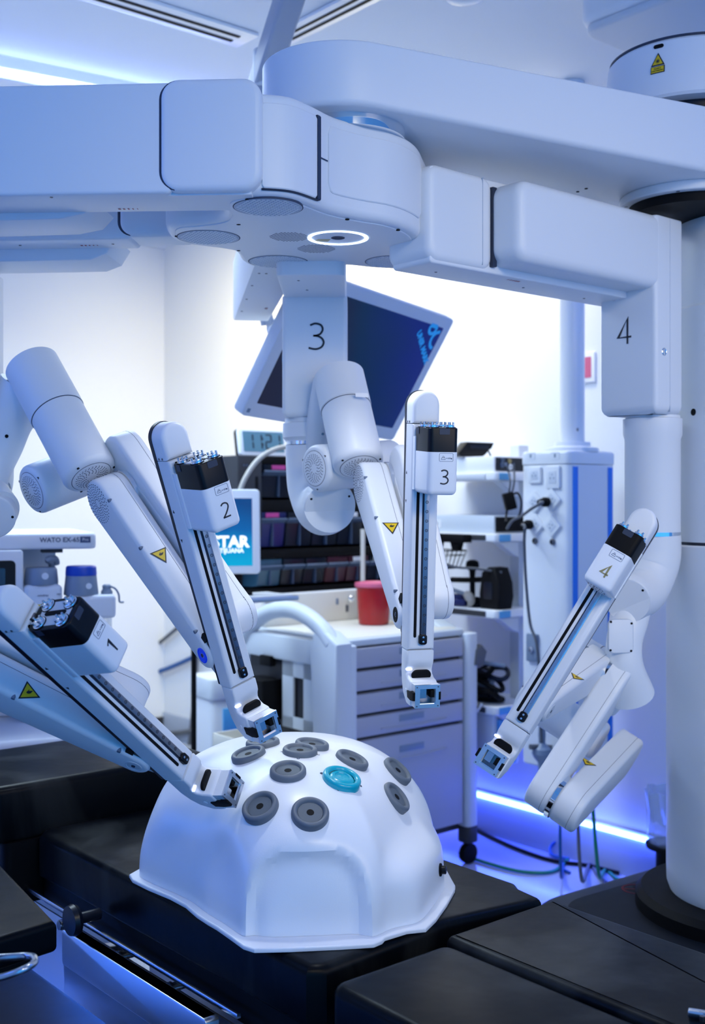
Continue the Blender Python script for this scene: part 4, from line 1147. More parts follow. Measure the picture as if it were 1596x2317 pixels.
# bin rack: dark tilt bins on the back edge
RW = .86; FRk = Fr(FK.p(-.105, .60, 1.095), D2, D1, UP)
rk = thing('bin_rack', 'black rack of clear dark tilt bins standing behind the cart', 'bin rack', FRk.p(RW/2, .1, 0))
RH = .575
MB().box(FRk, 0, RW, .13, .20, 0, RH, b=.004).build('back_shell', 'matte_black', rk)
MB().box(FRk, .0, .118, -.02, .13, .235, RH, b=.006).build('control_cabinet', 'cart_dark', rk)
for z0, z1 in ((-.0, .022), (.148, .185), (.345, .392), (RH-.03, RH)):
    MB().box(FRk, .115, RW, -.012, .14, z0, z1, b=.003).build('shelf_rail', 'matte_black', rk)
MB().box(FRk, RW-.012, RW, -.01, .14, 0, RH, b=.002).build('side_plate', 'matte_black', rk)
def bins(n, x0, x1, z0, z1, fronts, labels, lip=.03):
    wd = (x1-x0)/n
    for k in range(n):
        a, c = x0+k*wd+.004, x0+(k+1)*wd-.004
        f = Fr(FRk.o, FRk.ey, FRk.ez, FRk.ex)
        bn = MB().prism(f, [(.06, z0+.004), (.125, z0+.004), (.125, z1-.004), (-.004, z1-.004), (-.004, z1-lip), (.004, z1-lip-.012), (.02, z0+.012)], a, c, .003).build('bin', fronts[k % len(fronts)], rk)
        MB().prism(f, [(-.016, z1-.034), (.008, z1-.052), (.012, z1-.046), (-.010, z1-.028)], a, c, .001).build('bin_lip', 'bin_lip', bn)
        MB().box(FRk, (a+c)/2-.002, (a+c)/2+.002, .0, .02, z0+.014, z1-.05).build('bin_rib', 'bin_lip', bn)
        if labels[k]: MB().box(FRk, (a+c)/2-.042*min(1, wd/.15), (a+c)/2+.028*min(1, wd/.15), -.0075, -.003, z1-.026, z1-.006, b=.0015).build('bin_label', labels[k], bn)
bins(4, .135, RW-.02, .392, RH-.03, ['bin_dark', 'bin_teal', 'bin_dark', 'bin_dark'], ['magenta', None, None, None])
bins(5, .118, RW-.02, .185, .345, ['bin_blue', 'bin_dark', 'bin_dark', 'bin_dark', 'bin_dark'], ['magenta', None, None, 'cap_white', 'cap_white'])
bins(6, .118, RW-.02, .022, .148, ['bin_teal', 'bin_dark', 'bin_dark', 'bin_maroon', 'bin_maroon', 'bin_dark'], [None, None, None, None, 'cap_white', 'cap_white'])
text('GYNE\nFLEX\nUNIT', Fr(FRk.p(.062, -.0205, .36), D2, UP, -D1), .024, 'bin_lip', 'cabinet_text', rk)
for x in (.03, .045): MB().cyl(Fr(FRk.p(x, -.02, .535), D2, UP, -D1), .004, -.002, .002, n=10).build('indicator', 'bin_lip', rk)
MB().box(FRk, .088, .10, -.0225, -.018, .42, .49, b=.002).build('slot_handle', 'matte_black', rk)

# clock on the rack
cf = Fr(FRk.p(.135, .02, RH), (D2*.985+D1*.05).normalized(), UP, V((0, 0, 0)))
cn = cf.ex.cross(UP).normalized(); tl = (UP*.97-cn*.24).normalized()
cf = Fr(P(545, 1031, 4.83), V((.80, .6, 0)).normalized(), UP, V((.6, -.8, 0)))
cf.o.z = 1.095+RH+.002
n_ = V((.6, -.8, 0)); tl = (UP*.985-n_*.17).normalized(); nn = cf.ex.cross(tl)
CF = Fr(cf.o, cf.ex, tl, nn)
ck = thing('digital_clock', 'white digital clock reading 11:21 standing on top of the bin rack', 'clock', cf.o)
MB().prism(CF, rrect(.25, .118, .014, 5, .125, .062), -.022, 0, .003, .004).build('case', 'cap_white', ck)
MB().prism(CF, rrect(.252, .120, .014, 5, .125, .062), -.04, -.021, .003).build('back_case', 'matte_black', ck)
MB().prism(CF, rrect(.205, .088, .004, 3, .120, .065), -.001, .0012).build('lcd_panel', 'lcd', ck)
SEG = {'1': 'bc', '2': 'abged'}
dg_ = MB()
x = .040
for ch in '11:21':
    if ch == ':':
        for y in (.052, .078): dg_.prism(CF, rrect(.006, .008, .001, 2, x-.012, y), .001, .0018)
        x += .004; continue
    hh, ww = .030, .026
    for q in SEG[ch]:
        X0, Y0 = x, .065
        r = {'a': (0, ww, hh-.003, hh+.003), 'g': (0, ww, -.003, .003), 'd': (0, ww, -hh-.003, -hh+.003),
             'b': (ww-.003, ww+.004, .003, hh), 'c': (ww-.003, ww+.004, -hh, -.003), 'e': (-.004, .003, -hh, -.003), 'f': (-.004, .003, .003, hh)}[q]
        dg_.box(CF, X0+r[0], X0+r[1], Y0+r[2], Y0+r[3], .001, .0018)
    x += .044
dg_.build('clock_digits', 'ink', ck)

t = tag(MB().tube([P(532, 1180, 4.55), P(538, 1130, 4.60), P(556, 1080, 4.62), P(590, 1035, 4.66), P(640, 1012, 4.72), P(700, 1016, 4.8), P(745, 1060, 4.86)], .0105, 12, 5).build('hose', 'hose_beige', base=P(532, 1180, 4.55)), 'beige curved hose arching in front of the clock and bin rack', 'hose')

# small screen on a stand and its shelf
MS = P(590, 1298, 4.28)
ex = V((.90, .22, 0)).normalized(); nn = V((ex.y, -ex.x, 0)); up = (UP*.99-nn*.06).normalized()
sw_, sh_ = .235, .315
FM = Fr(MS-ex*sw_, ex, up, ex.cross(up))
mon = thing('touch_screen', 'white framed upright screen showing white letters on blue behind arm 2', 'screen', FM.p(sw_/2, 0, 0))
MB().prism(FM, rrect(sw_, sh_, .016, 5, sw_/2, sh_/2), -.03, 0, .006, .005).build('housing', 'cap_white', mon)
scr = MB().prism(FM, [(.03, .030), (sw_-.03, .030), (sw_-.03, sh_-.034), (.03, sh_-.034)], -.001, .0009).build('display', 'screen_blue', mon)
text('STAR', FM.at(sw_-.112, .118, .001), .058, 'screen_text', 'display_text', mon, bold=.0022)
text('TIJUANA', FM.at(sw_-.108, .086, .001), .023, 'screen_text', 'display_text', mon, bold=.0006)
MB().box(FM, .06, .17, -.075, .02, -.05, -.025, b=.004).build('stand', 'matte_black', mon)
MB().box(FM, .02, .20, -.078, -.066, -.09, .03, b=.004).build('stand_foot', 'matte_black', mon)
sh = thing('instrument_shelf', 'flat silver shelf with white mat below the blue screen', 'shelf', P(600, 1345, 4.25))
so = P(652, 1336, 4.36)
FSf = Fr(so, -D1, D2, UP)
f = Fr(P(560, 1345, 4.2), V((.80, .6, 0)), V((-.6, .8, 0)), UP); f.o.z = MS.z-.078
MB().box(f, -.14, .20, -.04, .17, -.022, -.004, b=.003).build('shelf_board', 'aluminium', sh)
MB().box(f, -.12, .18, -.025, .15, -.005, -.0005).build('shelf_mat', 'cap_white', sh)
MB().tube([f.p(-.10, .16, -.02), f.p(-.10, .22, -.02), f.p(-.1, .22, -MS.z+.09)], .010, 14, 1).build('shelf_post', 'matte_black', sh)
MB().prism(Fr(f.p(-.1, .22, -f.o.z)), rrect(.30, .30, .05), 0, .04, .008).build('shelf_base', 'cart_dark', sh)

pp = thing('rack_post', 'slim beige metal post behind the red bucket', 'post', FK.p(.50, .615, 1.05))
MB().cyl(FK.at(.505, .51, 0), .010, .9665, 1.36, n=16).build('post', 'cream', pp)
MB().cyl(FK.at(.505, .51, 0), .02, .9655, .972, n=16).build('post_foot', 'cream', pp)

# ================================================================== wall monitor
MO = V((.010, 3.642, .428+CAMZ)); mx = V((.588, .807, -.053)).normalized(); mz = V((.439, -.264, .859)).normalized(); mn = mx.cross(mz)
FMo = Fr(MO, mx, mz, mn)
m2 = thing('ceiling_monitor', 'large tilted grey monitor with a dark blue screen behind arm 3', 'monitor', MO)
MB().prism(FMo, rrect(.80, .47, .016, 5), -.045, 0, .010, .004).build('housing', 'robot_white', m2)
MB().prism(FMo, rrect(.716, .385, .003, 2, 0, .004), -.001, .0010).build('display', 'screen_navy', m2)
tl_ = MB()
for (cx_, cy_, r_) in ((.302, .185, .019), (.350, .150, .030)):
    pts = [(cx_+r_*cos(q*pi/12), cy_+r_*sin(q*pi/12)) for q in range(25)]
    pts = [p for p in pts if p[0] < .356 and p[1] < .195]
    if len(pts) > 2: tl_.ribbon(FMo.at(0, 0, .0012), pts, .012, .0004)
tl_.build('display_logo', 'screen_teal', m2)
text('UNIR MARK', Fr(FMo.p(.296, .113, .0014), (mx*.80-mz*.60).normalized(), (mx*.60+mz*.80).normalized(), mn), .030, 'screen_teal', 'display_text', m2, bold=.0012)
MB().prism(FMo, rrect(.14, .14, .01), -.09, -.044, .006).build('mount_plate', 'robot_grey', m2)
MB().tube([FMo.p(0, 0, -.08), FMo.p(-.06, .05, -.15), P(612, 742, 3.72)], .03, 16, 4).build('swivel_neck', 'robot_white', m2)
MB().box(FMo, -.385, -.372, -.222, -.209, .0, .0008).build('power_mark', 'vapor_grey', m2)

# ================================================================== anaesthesia machine at the left
ae = V((-.93, -.37, 0)).normalized(); ab_ = V((ae.y, -ae.x, 0))
FA = Fr(V((P(220, 1240, 3.55).x, 3.55, 0)), ae, ab_, UP)    # x to the left, y to the back
an = thing('anaesthesia_machine', 'white anaesthesia machine with a top shelf and dark screen at the left edge', 'medical machine', FA.p(.5, .2, 0))
MB().prism(Fr(FA.o, FA.ex, FA.ey, UP), rr2(.0, 1.2, .0, .50, .03), 1.338, 1.388, .008, .012).build('top_shelf', 'vapor_white', an)
MB().box(FA, .10, .16, .03, .09, 1.326, 1.339).build('shelf_lamp', 'cart_dark', an)
text('WATO EX-65', Fr(FA.p(.113, -.0008, 1.366), -ae, UP, -ab_), .020, 'ink_blue', 'model_text', an, bold=.0004)
MB().box(FA, .020, .052, -.0008, .001, 1.357, 1.376, b=.0003).build('text_badge', 'ink_blue', an)
text('Pro', Fr(FA.p(.036, -.0012, 1.3662), -ae, UP, -ab_), .013, 'vapor_white', 'model_text', an)
MB().box(FA, .10, .55, .20, .40, .80, 1.339, b=.01).build('back_column', 'vapor_white', an)
so = MB().box(FA, .222, .80, -.02, .12, 1.03, 1.338, r=.01, b=.008).build('screen_housing', 'vapor_white', an)
FAs = Fr(FA.p(0, -.0205, 0), FA.ex, UP, -ab_)
MB().prism(FAs, rrect(.50, .245, .014, 4, .495, 1.185), -.002, .0012).build('screen_bezel', 'black', so)
MB().prism(FAs, rrect(.44, .205, .004, 3, .495, 1.182), .0, .0016).build('screen_glass', 'off_screen', so)
MB().box(FA, -.10, 1.2, .02, .46, .10, .70, b=.02).build('lower_cabinet', 'vapor_white', an)
MB().prism(FA, rr2(-.10, 1.2, -.18, .46, .03), .72, .80, .01, .02, 4).build('worktop', 'vapor_white', an)
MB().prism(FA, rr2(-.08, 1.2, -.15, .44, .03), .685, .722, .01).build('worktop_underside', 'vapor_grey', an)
MB().prism(Fr(FA.o, ae, UP, -ab_), rrect(.10, .05, .008, 3, .70, .703), .148, .152).build('red_outlined_label', 'red_mark', an)
MB().prism(Fr(FA.o, ae, UP, -ab_), rrect(.088, .038, .006, 3, .70, .703), .148, .1526).build('label_face', 'badge_blue', an)
MB().box(FA, -.06, .22, .08, .30, .80, 1.03, b=.01).build('mounting_block', 'vapor_white', an)
for x in (-.06, 1.1):
    for y in (.0, .40): MB().cyl(Fr(FA.p(x, y, .05), ab_, UP, ae), .05, -.02, .02, .006, 20).build('caster', 'matte_black', an)

v1 = thing('vaporizer', 'white vaporizer with a yellow label beside the dark screen', 'vaporizer', FA.p(.165, .02, 1.02), 'vaporizers on the anaesthesia machine')
f = FA.at(.165, .03, 0)
MB().prism(f, rrect(.118, .10, .018, 5), 1.031, 1.232, .006, .018, 5).build('body', 'vapor_white', v1)
MB().lathe(f, [(.050, 1.230), (.052, 1.236), (.048, 1.276), (.044, 1.282)], 32).build('dial', 'vapor_grey', v1)
MB().cyl(Fr(f.p(-.006, -.051, 1.258), ae, UP, -ab_), .010, -.004, .003, n=16).build('dial_button', 'vapor_white', v1)
MB().prism(Fr(f.p(-.006, -.0505, 1.162), -ae, UP, -ab_), rrect(.062, .022, .005), 0, .0006).build('yellow_label', 'yellow', v1)
text('SEVOFLURANE', Fr(f.p(-.006, -.0513, 1.162), -ae, UP, -ab_), .0085, 'ink', 'label_text', v1)
text('mindray', Fr(f.p(.0, -.0506, 1.200), -ae, UP, -ab_), .010, 'ink_blue', 'maker_text', v1)
text('V60', Fr(f.p(-.046, -.0506, 1.202), -ae, UP, -ab_), .008, 'ink_blue', 'maker_text', v1)
MB().tube([f.p(-.035, .04, 1.232), f.p(-.035, .03, 1.29), f.p(-.02, .0, 1.305), f.p(-.045, .02, 1.306), f.p(-.05, .03, 1.29)], .010, 12, 4).build('locking_lever', 'vapor_grey', v1)
v2 = thing('vaporizer', 'white and grey vaporizer with a bright blue cap', 'vaporizer', FA.p(.05, .02, 1.03), 'vaporizers on the anaesthesia machine')
f = FA.at(.046, .02, 0)
MB().lathe(f, [(.052, 1.196), (.053, 1.20), (.047, 1.255)], 40).build('dial', 'vapor_grey', v2)
MB().lathe(f, [(.047, 1.2555), (.0475, 1.262), (.046, 1.281), (.042, 1.285)], 40).build('blue_cap', 'blue_cap', v2)
MB().cyl(Fr(f.p(-.016, -.049, 1.225), ae, UP, -ab_), .009, -.006, .003, n=16).build('dial_button', 'vapor_white', v2)
MB().prism(f, rrect(.145, .105, .02, 5, -.028, 0), 1.125, 1.197, .01, .014, 5).build('body', 'vapor_white', v2)
MB().prism(f, rrect(.070, .08, .012, 4, -.055, 0), 1.031, 1.126, .004).build('filling_window', 'clear_plastic', v2)
MB().prism(f, rrect(.060, .08, .012, 4, .01, 0), 1.031, 1.126, .004).build('lower_body', 'vapor_white', v2)
kb = MB().lathe(f.at(-.077, -.01), [(.018, 1.196), (.018, 1.204), (.013, 1.212), (.014, 1.222), (.010, 1.226)], 20).build('filler_knob', 'vapor_grey', v2)
MB().tube([f.p(-.077, -.02, 1.222), f.p(-.10, -.02, 1.214), f.p(-.112, -.02, 1.195), f.p(-.115, -.02, 1.172), f.p(-.128, -.02, 1.170)], .0032, 8, 4).build('keeper_cord', 'vapor_grey', v2)

# cables along the far wall
def wallpt(px, py, off=.03): return hit(px, py, CORNER-D2*off, D2)
def wall_cable(pts, r, m, label):
    q = [wallpt(*p) for p in pts]
    return tag(MB().tube(q, r, 10, 6).build('wall_cable', m, base=q[0]), label, 'cable', 'cables on the far wall')
wall_cable([(470, 1365), (420, 1405), (360, 1455), (300, 1495), (255, 1515)], .012, 'cable_grey', 'thick dark grey cable sagging in front of the wall beside arm 1')
wall_cable([(520, 1440), (470, 1470), (400, 1504), (330, 1529), (268, 1538)], .014, 'cable_blue', 'blue hose sagging across the wall between arms 1 and 2')
wall_cable([(446, 1470), (444, 1520), (438, 1590), (432, 1650), (428, 1690)], .011, 'cable_grey', 'dark cable hanging straight down the wall behind arm 2')
wall_cable([(385, 1660), (420, 1656), (480, 1644), (520, 1640)], .014, 'cable_grey', 'dark tube lying low along the wall foot behind the phantom')
hk = thing('wall_hook', 'small grey bracket on the white wall left of arm 2', 'hook', wallpt(305, 1302, 0))
MB().box(Fr(wallpt(305, 1302, 0), D1, D2, UP), -.03, .03, -.05, .0, -.05, .05, r=.008, b=.006).build('bracket', 'vapor_grey', hk)
bx = thing('storage_box', 'pale plastic storage box behind the tip of arm 2', 'box', P(505, 1690, 5.3))
f = Fr(P(477, 1690, 5.3), V((.85, .53, 0)), V((-.53, .85, 0)), UP); f.o.z = 0
MB().box(f, 0, .30, 0, .22, 0.01, .56, r=.03, b=.01).build('bin_body', 'vapor_white', bx)
MB().box(f, -.01, .31, -.01, .23, .56, .66, r=.03, b=.012).build('bin_lid', 'cart_white', bx)
MB().box(f, .06, .14, -.014, .0, .40, .52, b=.003).build('bin_label', 'badge_blue', bx)

# ================================================================== supply tower hanging from the ceiling
PD = V((.795, 4.20, 0)); FPd = Fr(PD, D1, D2, UP)
pz0, pz1 = CAMZ-(1752-1130)/FPX*4.2, CAMZ+(1130-1018)/FPX*4.2
pt = thing('supply_tower', 'white ceiling hung supply tower with wall sockets and two blue stripes', 'supply tower', FPd.p(.12, .135, pz0))
MB().prism(FPd, rrect(.24, .275, .028, 6, .12, .1375), pz0, pz1-.052, .01, .001).build('body', 'cap_white', pt)
MB().prism(FPd, rrect(.246, .281, .03, 6, .12, .1375), pz1-.050, pz1, .002, .012, 4).build('top_cover', 'cap_white', pt)
MB().lathe(FPd.at(.095, .13, 0), [(.10, pz1-.002), (.10, pz1+.012), (.07, pz1+.02), (.068, pz1+.035), (.047, pz1+.037), (.047, CEIL-.001)], 40).build('ceiling_tube', 'cap_white', pt)
screw(Fr(FPd.p(.052, .11, CAMZ+.262), D2, UP, -D1), .006, pt, 'cable_grey')
for y0, y1 in ((.018, .043), (.222, .248)):
    MB().box(FPd, -.003, .004, y0, y1, pz0+.05, pz1-.060, b=.0012).build('blue_stripe', 'blue_trim', pt)
MB().box(FPd, -.0015, .002, .046, .219, pz0+.04, pz1-.058, b=.0005).build('service_panel', 'robot_white', pt)
def lf(px, py): return Fr(hit(px, py, PD, D2), -D1, UP, -D2)
def plate(f, w_, h_, rot=0., name='socket_plate', m='cap_white'):
    c, s_ = cos(rot), sin(rot)
    g = Fr(f.o, f.ex*c+f.ey*s_, f.ey*c-f.ex*s_, f.ez)
    o = MB().prism(g, rrect(w_, h_, .006), -.001, .010, 0, .003).build(name, m, pt)
    MB().prism(g, rrect(w_*.55, h_*.55, .004), .009, .0112, 0, .001).build('socket_insert', 'vapor_white', o)
    hb_ = MB()
    for k in (-1, 1): hb_.prism(g, circle(.0032, 8, k*w_*.12, -h_*.04), .011, .0116)
    hb_.prism(g, circle(.0026, 8, 0, h_*.12), .011, .0116)
    hb_.build('socket_holes', 'vapor_grey', o)
    return g
plate(lf(1213, 1075), .062, .062); plate(lf(1254, 1080), .066, .085)
for x, y in ((1212, 1136), (1251, 1131), (1214, 1187), (1251, 1190)): plate(lf(x, y), .064, .064, pi/4)
for x, y in ((1212, 1224), (1252, 1226)):
    MB().lathe(lf(x, y), [(.012, -.001), (.012, .006), (.008, .010), (.007, .004)], 20).build('ground_terminal', 'dark_steel', pt)
for x, y in ((1203, 1032), (1258, 1031)):
    MB().prism(lf(x, y), rrect(.04, .026, .003), .0, .0045).build('small_sign', 'cap_white', pt)
    MB().prism(lf(x, y), rrect(.008, .014, .002), .004, .0050).build('sign_mark', 'vapor_grey', pt)
ob = MB().box(lf(1208, 1465), -.026, .026, -.052, .052, -.002, .014, r=.004, b=.003).build('cable_box', 'vapor_grey', pt)
MB().lathe(lf(1209, 1469).at(0, 0, .014), [(.012, 0), (.011, .006), (.004, .008)], 16).build('box_knob', 'steel', ob)
rg = MB().lathe(Fr(P(1227, 1712, 4.22)), [(.012, .11), (.014, .08), (.012, .05), (.035, .03), (.038, .012), (.03, -.004), (.016, -.02), (.012, -.07), (.004, -.075)], 24).build('suction_regulator', 'vapor_grey', pt)
MB().tube([P(1200, 1690, 4.2), P(1227, 1690, 4.22), P(1250, 1692, 4.22)], .010, 10, 3).build('regulator_valve', 'cable_grey', pt)

def plug_cable(f, pts, label):
    t = thing('power_cable', label, 'cable', f.o, 'cables plugged into the supply tower')
    MB().lathe(f.at(0, 0, .011), [(.018, 0), (.018, .018), (.013, .022), (.013, .034), (.008, .05)], 16).build('plug', 'matte_black', t)
    MB().tube([f.p(0, 0, .055)]+pts, .0055, 10, 5).build('cord', 'cable_grey', t)
plug_cable(lf(1243, 1136), [P(1228, 1137, 4.12), P(1205, 1150, 4.12), P(1180, 1168, 4.2), P(1160, 1178, 4.26), P(1148, 1196, 4.33)], 'black plug and thin cord in the upper right diamond socket')
plug_cable(lf(1204, 1187), [P(1188, 1192, 4.16), P(1187, 1230, 4.18), P(1191, 1320, 4.2), P(1200, 1410, 4.2), P(1214, 1452, 4.17), P(1221, 1520, 4.16), P(1223, 1600, 4.18), P(1226, 1680, 4.20)], 'black plug and long cord hanging from the lower left diamond socket')

# equipment shelves beside the tower
EY = 4.70; ES = V(((1125-CX)/FPX*EY, EY, 0)); FE = Fr(ES, D1, D2, UP)
tw = thing('equipment_shelves', 'white equipment rack with four shelves and light blue corner badges', 'shelf rack', FE.p(.2, .14, .4))
MB().box(FE, .05, .10, .19, .25, .62, 1.72, b=.004).build('support_column', 'robot_grey', tw)
MB().box(FE, -.12, .06, .20, .24, 1.40, 1.46, b=.004).build('tower_bracket', 'robot_grey', tw)
SZ = [CAMZ+(1130-1068)/FPX*EY, CAMZ-(1207-1130)/FPX*EY, CAMZ-(1380-1130)/FPX*EY, CAMZ-(1598-1130)/FPX*EY]
for zt in SZ:
    s_ = MB().prism(FE, rr2(-.022, .46, -.03, .27, .02), zt-.034, zt, .004).build('shelf', 'cap_white', tw)
    MB().box(FE, .035, .44, -.036, -.028, zt-.029, zt-.007, b=.001).build('shelf_rail', 'cart_dark' if zt != SZ[0] else 'robot_grey', s_)
    MB().box(FE, -.026, -.012, -.010, .055, zt-.033, zt-.004, b=.002).build('corner_badge', 'badge_blue', s_)
    MB().prism(Fr(ES, D2, UP, D1), [(.0, zt-.036), (.12, zt-.036), (.12, zt-.10), (.09, zt-.09)], -.012, .03, .002).build('gusset', 'robot_grey', s_)
def device(zt, z1, label, m='cap_white', knobs=True):
    d = thing('equipment_box', label, 'device', FE.p(.2, .14, zt), 'white boxes on the equipment shelves')
    MB().box(FE, .008, .42, -.008, .26, zt+.0005, z1, r=.006, b=.004).build('case', m, d)
    MB().box(FE, .0, .010, .0, .25, zt+.006, z1-.006, b=.002).build('rear_panel', 'navy' if knobs else 'matte_black', d)
    if knobs:
        for y, zz, r_, mm in ((.03, .03, .012, 'bin_lip'), (.032, .05, .010, 'bin_lip'), (.052, .032, .008, 'vapor_grey'), (.074, .046, .010, 'gold'), (.078, .022, .013, 'steel')):
            MB().lathe(Fr(FE.p(0, y, zt+zz), D2, UP, -D1), [(r_, -.001), (r_, .004), (r_*.5, .005), (r_*.5, .002)], 14).build('connector', mm, d)
    else:
        MB().prism(Fr(FE.p(.34, -.0085, zt+.035), -D1, UP, -D2), rrect(.05, .035, .004), 0, .001).build('front_label', 'cap_white', d)
        MB().prism(Fr(FE.p(.34, -.0095, zt+.035), -D1, UP, -D2), rrect(.008, .014, .002), 0, .0008).build('label_mark', 'vapor_grey', d)
device(SZ[0], SZ[0]+.066, 'white equipment box with dark blue connector panel on the top shelf')
device(SZ[1], SZ[1]+.072, 'white equipment box with plain black end on the second shelf', 'cart_white', False)

lp = thing('tilted_display', 'black tilted display lying open on the top equipment box', 'display', P(1125, 1022, 4.770))
zb = SZ[0]+.066
f = Fr(V((FE.p(.16, .03, 0).x, FE.p(.16, .03, 0).y, zb+.002)), V((.93, .36, 0)), V((-.36, .93, 0)), UP)
MB().prism(Fr(f.o, f.ex, UP, f.ey), [(-.075, .010), (-.03, .062), (.098, .060), (.085, .034), (.074, .030), (.06, .012), (.045, .002), (-.055, .0)], 0.0, .07, .003).build('screen_back', 'black', lp)
MB().box(Fr(f.o, f.ex, UP, f.ey), -.015, .070, .034, .048, -.003, .002, b=.001).build('screen_band', 'navy', lp)
MB().tube([f.p(.080, .03, .038), f.p(.098, .03, .003)], .004, 8, 1).build('strut', 'matte_black', lp)
# adapter with hanging cords
ad = thing('cable_adapter', 'black adapter block hanging on grey cords beside the shelf rack', 'adapter', P(1155, 1130, 4.650))
MB().box(axis_frame(P(1153, 1134, 4.660), V((.25, 0, -1)), (0, 1, 0)), -.022, .022, -.03, .03, -.035, .035, r=.006, b=.005).build('block', 'matte_black', ad)
for a_, c_ in (((1150, 1060), (1152, 1118)), ((1163, 1055), (1158, 1120))):
    MB().tube([P(a_[0], a_[1]-6, 4.345), P(*a_, 4.650), P((a_[0]+c_[0])/2+4, (a_[1]+c_[1])/2, 4.64), P(*c_, 4.660)], .004, 8, 4).build('cord', 'cable_grey', ad)
MB().tube([P(1158, 1120, 4.660), P(1172, 1116, 4.650), P(1180, 1135, 4.640), P(1176, 1165, 4.660), P(1160, 1178, 4.345)], .0045, 8, 5).build('cord', 'matte_black', ad)
MB().tube([P(1149, 1148, 4.660), P(1146, 1165, 4.670), P(1145, 1182, 4.345)], .0045, 8, 4).build('cord', 'matte_black', ad)

# wire basket with black clamps under the second shelf
bk = thing('wire_basket', 'black wire basket hanging from the second equipment shelf', 'basket', FE.p(.24, -.10, SZ[1]-.15))
bz0, bz1 = SZ[1]-.145, SZ[1]-.072
wb = MB()
def loop(x0, x1, y0, y1, zz, r_): wb.tube([FE.p(x, y, zz) for x, y in rr2(x0, x1, y0, y1, .02)], r_, 6, 1, True)
loop(.12, .36, -.20, -.045, bz1, .0028); loop(.125, .355, -.195, -.05, bz1-.02, .0018); loop(.15, .33, -.18, -.06, bz0, .0028)
for k in range(9):
    x = .135+.026*k; wb.tube([FE.p(x, -.20, bz1), FE.p(.155+.021*k, -.178, bz0), FE.p(.155+.021*k, -.062, bz0), FE.p(x, -.045, bz1)], .0015, 5, 1)
for k in range(6):
    y = -.19+.028*k; wb.tube([FE.p(.12, y, bz1), FE.p(.152, -.175+.023*k, bz0), FE.p(.328, -.175+.023*k, bz0), FE.p(.36, y, bz1)], .0015, 5, 1)
wb.build('wire_frame', 'matte_black', bk)
for x in (.17, .285):
    MB().prism(Fr(ES, D1, UP, D2), [(x-.03, SZ[1]-.034), (x+.03, SZ[1]-.034), (x+.018, bz1+.002), (x-.018, bz1+.002)], -.075, -.045, .004).build('hanger_clip', 'matte_black', bk)
MB().box(FE, .11, .38, -.085, -.031, SZ[1]-.040, SZ[1]-.006, r=.006, b=.003).build('hanger_bar', 'matte_black', bk)
ct2 = MB()
for k in range(7):
    ct2.tube([FE.p(.17+.02*(k % 4), -.16+.012*k, bz0+.006), FE.p(.22+.012*k, -.12, bz0+.030+.004*(k % 3)), FE.p(.31-.01*k, -.09, bz0+.012)], .006, 6, 3)
tag(ct2.build('coiled_tubing', 'vapor_grey', base=FE.p(.24, -.12, bz0)), 'grey coiled tubing lying in the wire basket', 'tubing')

# third shelf: black bag, rods, cloth
z3 = SZ[2]
bg_ = thing('black_bag', 'tall black padded case at the right of the third shelf', 'case', FE.p(.04, .06, z3))
f = Fr(FE.p(.02, .03, z3), (D1*.3+D2*.2), UP, D2); f = Fr(FE.p(.065, -.005, z3+.001), -D1, UP, D2)
MB().prism(f, [(-.03, 0), (.075, 0), (.085, .05), (.080, .11), (.055, .17), (.015, .172), (-.02, .15), (-.035, .06)], 0, .09, .012, .012, 4).build('case_shell', 'matte_black', bg_)
MB().prism(f, rrect(.05, .07, .01, 3, .02, .075), -.003, .001, .001).build('case_pocket', 'navy', bg_)
eh = thing('camera_head', 'grey rod shaped camera handle lying across the third shelf', 'camera handle', FE.p(.22, -.01, z3))
MB().tube([FE.p(.38, .0, z3+.080), FE.p(.33, .0, z3+.078), FE.p(.20, -.01, z3+.060), FE.p(.16, -.01, z3+.053)], [.013, .011, .008, .008], 14, 3).build('rod', 'vapor_grey', eh)
MB().tube([FE.p(.165, -.01, z3+.054), FE.p(.145, -.012, z3+.044), FE.p(.135, -.012, z3+.025), FE.p(.15, -.012, z3+.006)], [.016, .02, .017, .006], 16, 4).build('grip', 'hose_beige', eh)
MB().lathe(axis_frame(FE.p(.375, 0, z3+.080), D1), [(.015, 0), (.018, .01), (.018, .03), (.012, .04)], 18).build('lens_end', 'cream', eh)
MB().prism(FE.at(.365, .0, z3+.001), rrect(.035, .03, .006), 0, .07, .003).build('rest', 'matte_black', eh)
kn = thing('knobbed_bar', 'black knobbed bar standing behind the camera handle on the third shelf', 'bar', FE.p(.22, .10, z3))
MB().tube([FE.p(.36, .10, z3+.10), FE.p(.24, .10, z3+.105), FE.p(.10, .10, z3+.118)], .012, 10, 3).build('bar', 'matte_black', kn)
MB().lathe(FE.at(.235, .10, z3), [(.030, .001), (.03, .006), (.012, .012), (.012, .12), (.014, .145), (.026, .155), (.030, .168), (.026, .185), (.012, .192)], 20).build('knob_post', 'matte_black', kn)
